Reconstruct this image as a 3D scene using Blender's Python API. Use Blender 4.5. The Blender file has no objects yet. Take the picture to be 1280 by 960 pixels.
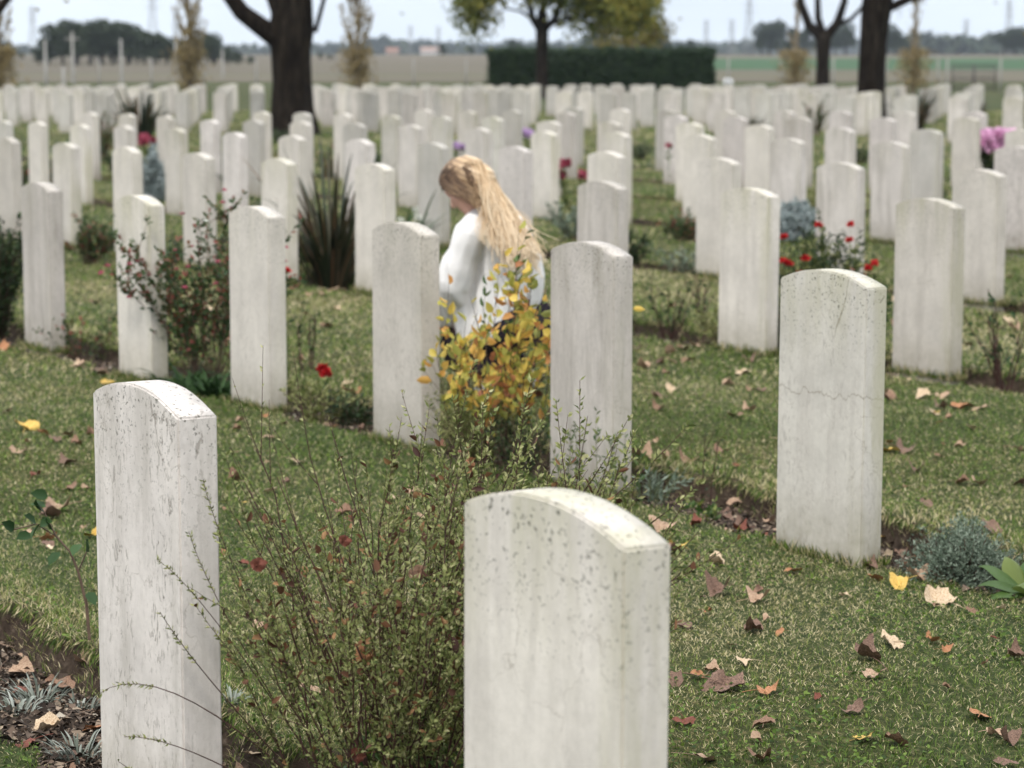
import bpy, bmesh, math, random
import numpy as np
from mathutils import Vector, Matrix, noise as mnoise
random.seed(7); RNG = np.random.default_rng(7)
scene = bpy.context.scene
COL = scene.collection
PI = math.pi
F_PX = 2845.0; PITCH = math.radians(8.06); CAM_H = 1.40
TH = math.radians(35.5)
U = (math.sin(TH), -math.cos(TH))          # along a row, towards the camera's right
N = (math.cos(TH), math.sin(TH))           # across the rows, away from the camera

def ground_pt(px, py, z=0.0):
    x = (px-640)/F_PX; y = (py-480)/F_PX
    d = (x, math.cos(PITCH)-y*math.sin(PITCH), -math.sin(PITCH)-y*math.cos(PITCH))
    t = (z-CAM_H)/d[2]
    return (d[0]*t, d[1]*t)
def at_depth(px, py, Y):
    x = (px-640)/F_PX; y = (py-480)/F_PX
    d = (x, math.cos(PITCH)-y*math.sin(PITCH), -math.sin(PITCH)-y*math.cos(PITCH))
    t = Y/d[1]
    return (d[0]*t, Y, CAM_H+d[2]*t)

# ------------------------------------------------------------------ tags
def tag(o, label=None, cat=None, group=None, kind=None):
    if label: o['label'] = label
    if cat: o['category'] = cat
    if group: o['group'] = group
    if kind: o['kind'] = kind
    return o
def empty(name, loc, label=None, cat=None, group=None, rz=0.0):
    o = bpy.data.objects.new(name, None); COL.objects.link(o)
    o.location = loc; o.rotation_euler = (0, 0, rz); o.empty_display_size = .1
    return tag(o, label, cat, group)
def link(name, me, mat=None, parent=None, loc=(0,0,0), rot=(0,0,0)):
    o = bpy.data.objects.new(name, me); COL.objects.link(o)
    if mat is not None and len(me.materials) == 0: me.materials.append(mat)
    o.location = loc; o.rotation_euler = rot
    if parent: o.parent = parent
    return o
def copy_tree(o, parent=None):
    c = o.copy(); COL.objects.link(c); c.parent = parent
    for ch in list(o.children): copy_tree(ch, c)
    return c

# ------------------------------------------------------------------ node helpers
def new_mat(name, rough=.8, spec=.3):
    m = bpy.data.materials.new(name); m.use_nodes = True
    nt = m.node_tree; b = nt.nodes['Principled BSDF']
    b.inputs['Roughness'].default_value = rough
    b.inputs['Specular IOR Level'].default_value = spec
    return m, nt, b
def nd(nt, typ, **kw):
    n = nt.nodes.new(typ)
    for k, v in kw.items():
        if k.startswith('_'): setattr(n, k[1:], v)
        else: n.inputs[k].default_value = v
    return n
def ramp(nt, src, stops, interp='LINEAR'):
    r = nt.nodes.new('ShaderNodeValToRGB'); r.color_ramp.interpolation = interp
    e = r.color_ramp.elements
    while len(e) < len(stops): e.new(0.5)
    for i, (p, c) in enumerate(stops):
        e[i].position = p; e[i].color = (c if len(c) == 4 else (*c, 1)) if hasattr(c, '__len__') else (c, c, c, 1)
    nt.links.new(src, r.inputs[0]); return r.outputs[0]
def mix(nt, fac, a, b, mode='MIX'):
    m = nt.nodes.new('ShaderNodeMix'); m.data_type = 'RGBA'; m.blend_type = mode
    for s, v in ((m.inputs[0], fac), (m.inputs[6], a), (m.inputs[7], b)):
        if hasattr(v, 'is_linked') or hasattr(v, 'links'): nt.links.new(v, s)
        elif hasattr(v, '__len__'): s.default_value = (*v[:3], 1)
        else: s.default_value = v
    return m.outputs[2]
def math_n(nt, op, a, b=None, clamp=False):
    m = nt.nodes.new('ShaderNodeMath'); m.operation = op; m.use_clamp = clamp
    for s, v in ((m.inputs[0], a), (m.inputs[1], b)):
        if v is None: continue
        if hasattr(v, 'links'): nt.links.new(v, s)
        else: s.default_value = v
    return m.outputs[0]
def mapped(nt, scale=(1,1,1), rand=0.0, coord='Object'):
    tc = nt.nodes.new('ShaderNodeTexCoord'); mp = nt.nodes.new('ShaderNodeMapping')
    mp.inputs['Scale'].default_value = scale
    nt.links.new(tc.outputs[coord], mp.inputs[0])
    if rand:
        oi = nt.nodes.new('ShaderNodeObjectInfo')
        nt.links.new(math_n(nt, 'MULTIPLY', oi.outputs['Random'], rand), mp.inputs['Location'])
    return mp.outputs[0]
def noise_n(nt, vec, scale, detail=4, rough=.55, dist=0):
    n = nt.nodes.new('ShaderNodeTexNoise'); n.inputs['Scale'].default_value = scale
    n.inputs['Detail'].default_value = detail; n.inputs['Roughness'].default_value = rough
    n.inputs['Distortion'].default_value = dist
    nt.links.new(vec, n.inputs['Vector']); return n.outputs['Fac']
def bump(nt, b, h, strength=.3, dist=.01):
    bm = nt.nodes.new('ShaderNodeBump'); bm.inputs['Strength'].default_value = strength
    bm.inputs['Distance'].default_value = dist
    nt.links.new(h, bm.inputs['Height']); nt.links.new(bm.outputs[0], b.inputs['Normal'])

def leaf_mat(name, stops, rough=.55, transl=.25, patch=0.0, attr='rnd', spec=.35):
    m, nt, b = new_mat(name, rough, spec)
    a = nt.nodes.new('ShaderNodeAttribute'); a.attribute_name = attr
    c = ramp(nt, a.outputs['Fac'], stops)
    if patch:
        v = mapped(nt)
        p = ramp(nt, noise_n(nt, v, patch, 3), [(.35, (.72,.78,.7)), (.65, (1.15,1.05,.95))])
        c = mix(nt, 1.0, c, p, 'MULTIPLY')
    nt.links.new(c, b.inputs['Base Color'])
    if transl:
        t = nt.nodes.new('ShaderNodeBsdfTranslucent'); nt.links.new(c, t.inputs[0])
        mx = nt.nodes.new('ShaderNodeMixShader'); mx.inputs[0].default_value = transl
        out = nt.nodes['Material Output']
        nt.links.new(b.outputs[0], mx.inputs[1]); nt.links.new(t.outputs[0], mx.inputs[2])
        nt.links.new(mx.outputs[0], out.inputs[0])
    return m
def plain_mat(name, col, rough=.8, var=.25, scale=8, spec=.3, bmp=.2, dark=None):
    m, nt, b = new_mat(name, rough, spec)
    n = noise_n(nt, mapped(nt), scale, 6, .6)
    lo = tuple(c*(1-var) for c in col) if dark is None else dark
    nt.links.new(ramp(nt, n, [(.3, lo), (.7, tuple(min(1, c*(1+var)) for c in col))]), b.inputs['Base Color'])
    if bmp: bump(nt, b, n, bmp, .02)
    return m

# ------------------------------------------------------------------ mesh accumulator
class MB:
    def __init__(s): s.V = []; s.F = {}; s.R = []; s.n = 0
    def add(s, verts, faces, rnd):
        verts = np.asarray(verts, dtype=np.float32).reshape(-1, 3)
        faces = np.asarray(faces, dtype=np.int32)
        s.V.append(verts); s.F.setdefault(faces.shape[1], []).append(faces+s.n)
        r = np.full(len(verts), rnd, dtype=np.float32) if np.isscalar(rnd) else np.asarray(rnd, dtype=np.float32)
        s.R.append(r); s.n += len(verts)
    def mesh(s, name, mat=None, smooth=False):
        me = bpy.data.meshes.new(name)
        V = np.concatenate(s.V); R = np.concatenate(s.R)
        me.vertices.add(len(V)); me.vertices.foreach_set('co', V.ravel())
        idx = []; tot = []
        for k, fs in s.F.items():
            f = np.concatenate(fs); idx.append(f.ravel()); tot.append(np.full(len(f), k, dtype=np.int32))
        idx = np.concatenate(idx); tot = np.concatenate(tot)
        start = np.concatenate([[0], np.cumsum(tot)[:-1]]).astype(np.int32)
        me.loops.add(len(idx)); me.loops.foreach_set('vertex_index', idx.astype(np.int32))
        me.polygons.add(len(tot)); me.polygons.foreach_set('loop_start', start)
        me.polygons.foreach_set('loop_total', tot)
        if smooth: me.polygons.foreach_set('use_smooth', np.ones(len(tot), dtype=bool))
        me.update(calc_edges=True)
        a = me.attributes.new('rnd', 'FLOAT', 'POINT'); a.data.foreach_set('value', R)
        if mat: me.materials.append(mat)
        return me
    def obj(s, name, mat, parent=None, loc=(0,0,0), smooth=False):
        return link(name, s.mesh(name, mat, smooth), None, parent, loc)

def unit(a):
    return a/np.maximum(np.linalg.norm(a, axis=-1, keepdims=True), 1e-9)
def leaves(mb, pos, d, L, W, rnd, shape='diamond', fold=.25, up=None):
    """many folded leaves at once; pos, d (n,3); L, W (n,)"""
    pos = np.asarray(pos, float); n = len(pos)
    if n == 0: return
    d = unit(np.asarray(d, float)); L = np.broadcast_to(L, n)[:, None]; W = np.broadcast_to(W, n)[:, None]
    r = RNG.normal(size=(n, 3)) if up is None else np.asarray(up, float)+RNG.normal(size=(n, 3))*.35
    side = unit(np.cross(d, r)); nrm = unit(np.cross(side, d))
    rnd = np.broadcast_to(rnd, n)
    if shape == 'diamond':
        v = np.stack([pos, pos+d*L*.45+side*W*.5+nrm*W*fold, pos+d*L-nrm*L*.06, pos+d*L*.45-side*W*.5+nrm*W*fold], 1)
        b = np.arange(n)[:, None]*4
        f = np.concatenate([b+[0,1,2], b+[0,2,3]])
        mb.add(v, f, np.repeat(rnd, 4))
    else:
        v = np.stack([pos, pos+d*L*.28+side*W*.42+nrm*W*fold, pos+d*L*.68+side*W*.40+nrm*W*fold*.6, pos+d*L-nrm*L*.12,
                      pos+d*L*.68-side*W*.40+nrm*W*fold*.6, pos+d*L*.28-side*W*.42+nrm*W*fold], 1)
        b = np.arange(n)[:, None]*6
        f = np.concatenate([b+[0,1,2,3], b+[0,3,4,5]])
        mb.add(v, f, np.repeat(rnd, 6))
def tube(mb, pts, r, sides=5, rnd=.5, cap=True):
    P = np.asarray(pts, float); n = len(P)
    r = np.broadcast_to(r, n) if np.isscalar(r) else np.asarray(r, float)
    T = unit(np.gradient(P, axis=0))
    ref = np.array([0.3, .9, .2]) if abs(T[0][2]) > .8 else np.array([0, 0, 1.])
    A = unit(np.cross(T, ref)); B = np.cross(T, A)
    ang = np.arange(sides)*2*PI/sides
    ring = P[:, None]+(A[:, None]*np.cos(ang)[None, :, None]+B[:, None]*np.sin(ang)[None, :, None])*r[:, None, None]
    i = np.arange(n-1)[:, None]*sides; j = np.arange(sides)[None]
    f = np.stack([i+j, i+(j+1) % sides, i+sides+(j+1) % sides, i+sides+j], -1).reshape(-1, 4)
    mb.add(ring, f, rnd)
    if cap and r[-1] > .004:
        base = mb.n-sides
        mb.F.setdefault(sides, []).append(np.array([[base+k for k in range(sides)]], dtype=np.int32))
def strap(mb, pts, w, rnd, side):
    P = np.asarray(pts, float); n = len(P); w = np.asarray(w)[:, None]*.5
    side = unit(np.asarray(side, float))
    T = unit(np.gradient(P, axis=0)); nr = np.cross(T, side)
    v = np.stack([P-side*w+nr*w*.5, P, P+side*w+nr*w*.5], 1).reshape(-1, 3)
    i = np.arange(n-1)[:, None]*3
    f = np.concatenate([i+[0,1,4,3], i+[1,2,5,4]])
    mb.add(v, f, rnd)
def blob(mb, c, r, rnd=.5, nu=9, nv=6, jit=.0):
    c = np.asarray(c, float); r = np.broadcast_to(r, 3)
    u = np.arange(nu)*2*PI/nu; v = np.linspace(0.12, PI-.12, nv)
    p = np.stack([np.sin(v)[:, None]*np.cos(u)[None], np.sin(v)[:, None]*np.sin(u)[None], np.repeat(np.cos(v)[:, None], nu, 1)], -1)
    p = p*(1+RNG.normal(size=p.shape[:2])[..., None]*jit)*r+c
    i = np.arange(nv-1)[:, None]*nu; j = np.arange(nu)[None]
    f = np.stack([i+j, i+nu+j, i+nu+(j+1) % nu, i+(j+1) % nu], -1).reshape(-1, 4)
    mb.add(p, f, rnd)
    for b in (mb.n-nu*nv, mb.n-nu):
        mb.F.setdefault(nu, []).append(np.array([[b+k for k in range(nu)]], dtype=np.int32))
def box(mb, lo, hi, rnd=.5, rz=0, c=(0,0,0)):
    x0,y0,z0 = lo; x1,y1,z1 = hi
    v = np.array([[x0,y0,z0],[x1,y0,z0],[x1,y1,z0],[x0,y1,z0],[x0,y0,z1],[x1,y0,z1],[x1,y1,z1],[x0,y1,z1]], float)
    cs, sn = math.cos(rz), math.sin(rz)
    v = np.stack([v[:,0]*cs-v[:,1]*sn+c[0], v[:,0]*sn+v[:,1]*cs+c[1], v[:,2]+c[2]], 1)
    mb.add(v, [[0,3,2,1],[4,5,6,7],[0,1,5,4],[1,2,6,5],[2,3,7,6],[3,0,4,7]], rnd)

# ------------------------------------------------------------------ camera, light, world
cam = bpy.data.cameras.new('camera'); co = bpy.data.objects.new('camera', cam); COL.objects.link(co)
cam.sensor_width = 36; cam.lens = F_PX/1280*36
co.location = (0, 0, CAM_H); co.rotation_euler = (PI/2-PITCH, 0, 0)
cam.clip_start = .05; cam.clip_end = 9000
cam.dof.use_dof = True; cam.dof.focus_distance = 4.7; cam.dof.aperture_fstop = 5.8
scene.camera = co
SUN_AZ = math.radians(-158); SUN_EL = math.radians(58)   # azimuth measured from +Y clockwise
w = bpy.data.worlds.new('World'); scene.world = w; w.use_nodes = True
nt = w.node_tree; bg = nt.nodes['Background']; bg.inputs[1].default_value = .125
sky = nt.nodes.new('ShaderNodeTexSky'); sky.sky_type = 'NISHITA'; sky.sun_disc = False
sky.sun_elevation = SUN_EL; sky.sun_rotation = SUN_AZ; sky.air_density = 1.0; sky.dust_density = 2.0; sky.ozone_density = 1.0
tc = nt.nodes.new('ShaderNodeTexCoord'); mp = nt.nodes.new('ShaderNodeMapping'); mp.inputs['Scale'].default_value = (1, 1, 3.5)
nt.links.new(tc.outputs['Generated'], mp.inputs[0])
cn = noise_n(nt, mp.outputs[0], 2.2, 6, .55, .4)
cloud = ramp(nt, cn, [(.30, (6.6, 7.1, 7.8)), (.50, (8.3, 8.7, 9.2)), (.72, (10.2, 10.3, 10.5))])
sz = nt.nodes.new('ShaderNodeSeparateXYZ'); nt.links.new(tc.outputs['Generated'], sz.inputs[0])
grad = ramp(nt, sz.outputs['Z'], [(0, (.70,.735,.765)), (.12, (.82,.84,.86)), (.5, (1.05,1.05,1.05)), (1, (1.28,1.27,1.25))])
cloud = mix(nt, 1, cloud, grad, 'MULTIPLY')
skycol = mix(nt, .92, sky.outputs[0], cloud)
nt.links.new(skycol, bg.inputs[0])
sl = bpy.data.lights.new('sun', 'SUN'); so = bpy.data.objects.new('sun', sl); COL.objects.link(so)
sl.energy = 1.5; sl.angle = math.radians(11); sl.color = (1, .965, .91)
sd = Vector((math.sin(SUN_AZ)*math.cos(SUN_EL), math.cos(SUN_AZ)*math.cos(SUN_EL), math.sin(SUN_EL)))
so.rotation_euler = sd.to_track_quat('Z', 'Y').to_euler()
scene.view_settings.view_transform = 'Standard'; scene.view_settings.look = 'None'
scene.view_settings.exposure = 0.55; scene.view_settings.gamma = 1.0
scene.view_settings.use_curve_mapping = False
scene.render.engine = 'CYCLES'
scene.cycles.volume_bounces = 0

# ------------------------------------------------------------------ stones data (crown pixel extents -> ground)
NEAR = [  # left, right, crown y, variant, label
 (111, 267, 478, 'veined', 'tall white marble headstone with dark vertical veining, nearest at the far left'),
 (573, 830, 618, 'mossy',  'largest and nearest headstone, white with greenish algae at its upper corners'),
 (975, 1107, 336, 'cracked','grey-white headstone with a wavy horizontal crack and a brown leaf at its foot'),
 (688, 790, 301, 'streak', 'headstone just right of the yellow-leaved shrub, with a long grey damp streak'),
 (464, 548, 277, 'plain',  'smooth pale headstone just left of the crouching woman, black specks on its narrow side'),
 (284, 355, 257, 'plain',  'white headstone just right of the red-tipped rose bush, a red poppy at its side'),
 (144, 205, 243, 'mossy',  'headstone half hidden behind the left branches of the red-tipped rose bush'),
 (22, 80, 227, 'streak',   'headstone beside the dark green bush at the left edge, leftmost of its row'),
]
MID = [(-4,25,172),(64,100,178),(34,60,151),(-6,15,149),(86,115,154),(101,125,139),(141,176,184),(142,170,156),(147,171,141),(196,218,144),(205,235,160),(229,267,190),(251,275,148),(278,308,165),(328,368,197),(304,331,150),(316,340,138),(349,383,168),(362,391,151),(365,391,139),(443,493,204),(418,441,141),(432,455,153),(432,469,173),(479,501,143),(502,525,156),(520,540,136),(540,566,144),(524,560,178),(573,596,137),(582,613,159),(604,630,146),(629,652,137),(625,663,181),(665,697,162),(672,700,150),(695,722,140),(707,728,133),(736,781,188),(721,785,224),(750,792,164),(748,778,151),(763,788,135),(821,846,136),(833,858,143),(850,876,153),(856,895,168),(873,925,195),(900,974,236),(905,935,144),(897,918,137),(932,968,155),(964,1008,172),(983,1017,145),(966,995,137),(1036,1067,138),(1030,1072,158),(1021,1082,201),(1089,1140,176),(1089,1120,147),(1114,1148,139),(1139,1179,160),(1119,1208,249),(1191,1259,209),(1188,1229,145),(1205,1232,139),(1241,1300,181),(1256,1300,162)]
def stone_xy(l, r, y, h=.82): return ground_pt((l+r)/2, y+1, h)
def qt(x, y): return x*N[0]+y*N[1], x*U[0]+y*U[1]
near_xy = [stone_xy(*s[:3]) for s in NEAR]
mid_xy = [stone_xy(*s, .79) for s in MID]
all_xy = near_xy+mid_xy
QT = np.array([qt(*p) for p in all_xy])
CUTS = [3, 6, 8.3, 10.5, 13, 15.6, 18, 25]
ROWI = np.array([sum(q > c for c in CUTS) for q in QT[:, 0]])
FIT = []
for k in range(8):
    m = ROWI == k
    b, a = np.polyfit(QT[m, 1], QT[m, 0], 1)
    if k < 2: b, a = 0.0, float(QT[m, 0].mean())
    FIT.append((a, b))
def wob(q, t):
    return .022*np.sin(t*7.3+q*3)+.018*np.sin(t*17.1+1.7)+.012*np.sin(t*41+q*9)
def bed_info(x, y):
    """signed position inside the nearest bed (0 at the stones, 1 at the cut edge), nan-free mask, vectorised"""
    q = x*N[0]+y*N[1]; t = x*U[0]+y*U[1]
    s = np.full(np.shape(q), -9.0)
    for k, (a, b) in enumerate(FIT):
        dq = q-(a+b*t)+wob(q, t)
        v = (dq+.02)/.44
        s = np.where((v > -.6) & (v < 1.6), v, s)
    return s
def ground_z(x, y):
    x = np.asarray(x, float); y = np.asarray(y, float)
    s = bed_info(x, y)
    inside = np.clip(s, 0, 1)
    z = np.where((s > 0) & (s < 1), -.020-.080*inside**1.2+.012*np.sin(x*31)*np.sin(y*27)*inside, 0.0)
    z = np.where((s >= 1) & (s < 1.10), -.10+1.0*np.clip(s-1, 0, .1), z)
    return z+.006*np.sin(x*2.3+1)*np.sin(y*1.9)*(s < 0)

# ------------------------------------------------------------------ ground sheets
def ground_material():
    m, nt, b = new_mat('lawn_and_soil', .95, .15)
    v = mapped(nt)
    a = nt.nodes.new('ShaderNodeAttribute'); a.attribute_name = 'soil'
    n1 = noise_n(nt, v, .35, 4); n2 = noise_n(nt, v, 38, 6, .7); n3 = noise_n(nt, v, 3.5, 4)
    g = ramp(nt, n2, [(.3, (.014,.020,.008)), (.52, (.045,.055,.020)), (.72, (.19,.165,.095))])
    g2 = ramp(nt, n1, [(.35, (.8,1.0,.8)), (.65, (1.25,1.05,.85))])
    g = mix(nt, 1, g, g2, 'MULTIPLY')
    soil = ramp(nt, n2, [(.3, (.018,.012,.009)), (.55, (.058,.041,.029)), (.8, (.17,.13,.095))])
    soil = mix(nt, ramp(nt, n3, [(.45, 0), (.7, .6)]), soil, (.085,.062,.045))
    nt.links.new(mix(nt, a.outputs['Fac'], g, soil), b.inputs['Base Color'])
    bump(nt, b, n2, .8, .02)
    return m
GM = ground_material()
q0, q1, t0, t1 = -3.0, 24.0, -36.0, 6.0
ql = set(np.round(np.arange(q0, q1+.01, .06), 4))
for k in range(4):
    for tt in np.arange(-18, 0, 2.0):
        c = FIT[k][0]+FIT[k][1]*tt
        if k < 2: c = FIT[k][0]
        if k >= 2: ql |= set(np.round(np.arange(c+.34, c+.56, .03), 3))
        else: ql |= set(np.round(np.arange(c-.08, c+.6, .016), 4))
ql = np.array(sorted(ql)); ql = ql[np.concatenate([[True], np.diff(ql) > .008])]; ql[0] = q0; ql[-1] = q1
tl = np.concatenate([np.arange(t0, -13, .12), np.arange(-13, 0, .045), np.arange(0, t1+.001, .3)]); tl[-1] = t1
Q, T = np.meshgrid(ql, tl, indexing='ij')
GX = Q*N[0]+T*U[0]; GY = Q*N[1]+T*U[1]
GZ = ground_z(GX, GY)
edge = (Q <= q0) | (Q >= q1) | (T <= t0) | (T >= t1); GZ[edge] = 0
mb = MB(); nq, ntl = Q.shape
i = np.arange(nq-1)[:, None]*ntl; j = np.arange(ntl-1)[None]
F = np.stack([i+j, i+ntl+j, i+ntl+j+1, i+j+1], -1).reshape(-1, 4)[:, ::-1]
S = bed_info(GX, GY); soilmask = ((S > 0) & (S < 1.12)).astype(np.float32)
mb.add(np.stack([GX, GY, GZ], -1), F, .5)
g = mb.obj('lawn', GM, smooth=True); tag(g, kind='structure')
a = g.data.attributes.new('soil', 'FLOAT', 'POINT'); a.data.foreach_set('value', soilmask.ravel())
# lawn round the graves (butts against the grid), out to the fence
def qt2xy(q, t): return (q*N[0]+t*U[0], q*N[1]+t*U[1])
mb = MB()
for (a0, a1, b0, b1) in ((-60, q0, -150, 90), (q1, 170, -150, 90), (q0, q1, -150, t0), (q0, q1, t1, 90)):
    c = [qt2xy(a0, b0), qt2xy(a1, b0), qt2xy(a1, b1), qt2xy(a0, b1)]
    mb.add([(x, y, 0) for x, y in c], [[3,2,1,0]], .5)
g = mb.obj('outer_lawn', GM); tag(g, kind='structure')
# fields: lower by a hand at the cemetery edge, rising very gently to the horizon
fm, nt, b = new_mat('field_earth', .95, .1)
v = mapped(nt); sx = nt.nodes.new('ShaderNodeSeparateXYZ'); nt.links.new(v, sx.inputs[0])
stripes = math_n(nt, 'ADD', sx.outputs['Y'], math_n(nt, 'MULTIPLY', sx.outputs['X'], .02))
base = ramp(nt, noise_n(nt, mapped(nt, (.004, .03, 1)), 1.0, 4), [(.38, (.095,.085,.060)), (.5, (.135,.112,.085)), (.62, (.105,.105,.06))])
yb = math_n(nt, 'DIVIDE', stripes, 1000.0)
green = ramp(nt, yb, [(.0, 0), (.259, 0), (.262, 1), (.46, 1), (.47, 0), (1, 0)])
rightm = ramp(nt, math_n(nt, 'DIVIDE', sx.outputs['X'], 100.0), [(.0, .0), (.12, .0), (.16, 1)])
col = mix(nt, math_n(nt, 'MULTIPLY', green, rightm), base, (.045,.092,.042))
nt.links.new(col, b.inputs['Base Color'])
mb = MB()
ys = [-400, 60, 100, 130, 170, 220, 270, 330, 400, 480, 560, 640, 720, 900, 1500, 2500, 3600]
zs = [-.15, -.15, -.13, -.10, .02, .25, .55, 1.0, 1.55, 2.2, 2.8, 3.3, 3.6, 3.6, 3.6, 3.6, 3.6]
xs = np.linspace(-2400, 2400, 9)
V = [(x, y, z) for y, z in zip(ys, zs) for x in xs]
FF = [[r*9+c, r*9+c+1, (r+1)*9+c+1, (r+1)*9+c] for r in range(len(ys)-1) for c in range(8)]
mb.add(V, FF, .5)
g = mb.obj('fields', fm, smooth=True); tag(g, kind='structure')
def field_z(y): return float(np.interp(y, ys, zs))

# ------------------------------------------------------------------ headstones
def stone_mat(name, streak=.5, pits=.5, lichen=.3, crack=False, tint=(.63,.585,.535), spec=.3):
    m, nt, b = new_mat(name, .72, spec)
    v = mapped(nt, rand=37.0)
    vs = mapped(nt, (1, 1, .13), rand=37.0)
    vo = mapped(nt); sx = nt.nodes.new('ShaderNodeSeparateXYZ'); nt.links.new(vo, sx.inputs[0])
    big = noise_n(nt, v, 5, 5, .6)
    c = ramp(nt, big, [(.3, tuple(x*.86 for x in tint)), (.5, tint), (.72, tuple(min(1, x*1.1) for x in tint))])
    # translucent limestone clouds and fine grain
    c = mix(nt, .5, c, mix(nt, 1, c, ramp(nt, noise_n(nt, v, 60, 6, .7), [(.3, (.80,.79,.78)), (.6, (1.05,1.05,1.05))]), 'MULTIPLY'))
    # long rain streaks
    st = noise_n(nt, vs, 13, 6, .65, .3)
    stm = ramp(nt, st, [(.47, 0), (.66, streak)])
    c = mix(nt, stm, c, (.42,.385,.35))
    # veins / pits elongated down the stone
    vp = mapped(nt, (1, 1, .38), rand=53.0)
    pm = noise_n(nt, vp, 75, 5, .75, .8); pz = noise_n(nt, vs, 7, 3, .5)
    pmask = math_n(nt, 'MULTIPLY', ramp(nt, pm, [(.55, 0), (.60, 1)]), ramp(nt, pz, [(.42, .12*pits), (.60, pits)]))
    c = mix(nt, pmask, c, (.25,.22,.195))
    # hairline cracks
    vor = nt.nodes.new('ShaderNodeTexVoronoi'); vor.feature = 'DISTANCE_TO_EDGE'; vor.inputs['Scale'].default_value = 5
    dn = nt.nodes.new('ShaderNodeTexNoise'); dn.inputs['Scale'].default_value = 9; dn.inputs['Detail'].default_value = 5
    nt.links.new(v, dn.inputs['Vector'])
    vv = nt.nodes.new('ShaderNodeVectorMath'); vv.operation = 'MULTIPLY_ADD'; vv.inputs[1].default_value = (.25,.25,.25)
    nt.links.new(dn.outputs['Color'], vv.inputs[0]); nt.links.new(v, vv.inputs[2]); nt.links.new(vv.outputs[0], vor.inputs['Vector'])
    hair = math_n(nt, 'MULTIPLY', ramp(nt, vor.outputs['Distance'], [(0, 1), (.010, .0)]), ramp(nt, big, [(.44, 0), (.58, .7)]))
    c = mix(nt, hair, c, (.34,.30,.26))
    if crack:
        wv = math_n(nt, 'SUBTRACT', noise_n(nt, mapped(nt, (1, 1, .3)), 16, 5, .6), .5)
        d = math_n(nt, 'ABSOLUTE', math_n(nt, 'SUBTRACT', math_n(nt, 'ADD', sx.outputs['Z'], math_n(nt, 'MULTIPLY', wv, .11)), .47))
        c = mix(nt, ramp(nt, d, [(0, .65), (.0022, 0)]), c, (.26,.22,.17))
        d2 = math_n(nt, 'ABSOLUTE', math_n(nt, 'SUBTRACT', math_n(nt, 'ADD', sx.outputs['X'], math_n(nt, 'ADD', math_n(nt, 'MULTIPLY', wv, .06), math_n(nt, 'MULTIPLY', sx.outputs['Z'], -.3))), -.13))
        c = mix(nt, math_n(nt, 'MULTIPLY', ramp(nt, d2, [(0, .8), (.0025, 0)]), ramp(nt, sx.outputs['Z'], [(.62, 0), (.66, 1)])), c, (.2,.17,.13))
    # algae: at the top, at the right-hand edge, a little at the foot
    top = ramp(nt, sx.outputs['Z'], [(.52, 0), (.80, .8)])
    rightedge = ramp(nt, sx.outputs['X'], [(.11, 0), (.19, .9)])
    where = math_n(nt, 'MAXIMUM', top, rightedge)
    al = ramp(nt, noise_n(nt, vs, 9, 5, .7), [(.40, 0), (.60, 1)])
    alm = math_n(nt, 'MULTIPLY', math_n(nt, 'MULTIPLY', where, al), lichen)
    c = mix(nt, alm, c, (.42,.40,.27))
    # black specks of lichen near the crown
    sp = math_n(nt, 'MULTIPLY', ramp(nt, noise_n(nt, v, 120, 3, .6), [(.60, 0), (.64, .85)]), ramp(nt, sx.outputs['Z'], [(.55, .08), (.80, 1)]))
    c = mix(nt, sp, c, (.10,.095,.075))
    # soil splash at the foot, deepened with painted contact shade
    ft = math_n(nt, 'MULTIPLY', ramp(nt, sx.outputs['Z'], [(0, .9), (.05, .5), (.2, 0)]), ramp(nt, noise_n(nt, v, 22, 4), [(.35, .45), (.65, 1)]))
    c = mix(nt, ft, c, (.26,.23,.16))
    oi = nt.nodes.new('ShaderNodeObjectInfo')
    c = mix(nt, 1, c, ramp(nt, oi.outputs['Random'], [(0, (.80,.785,.76)), (.5, (.96,.95,.93)), (1, (1.04,1.03,1.0))]), 'MULTIPLY')
    nt.links.new(c, b.inputs['Base Color'])
    h = noise_n(nt, v, 170, 5, .7)
    hh = math_n(nt, 'SUBTRACT', math_n(nt, 'MULTIPLY', h, .5), pmask)
    bump(nt, b, hh, .28, .004)
    return m
SM = {'aged': stone_mat('marble_aged', .6, .3, .3, tint=(.52,.495,.46)),
      'plain': stone_mat('marble_plain', .35, .35, .25),
      'streak': stone_mat('marble_streaked', .95, .25, .3, tint=(.61,.565,.53)),
      'veined': stone_mat('marble_veined', .55, 1.0, .05, tint=(.66,.61,.58)),
      'mossy': stone_mat('marble_mossy', .45, .22, .7, tint=(.66,.615,.565)),
      'cracked': stone_mat('marble_cracked', .35, .35, .7, crack=True, tint=(.60,.57,.52))}
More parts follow.
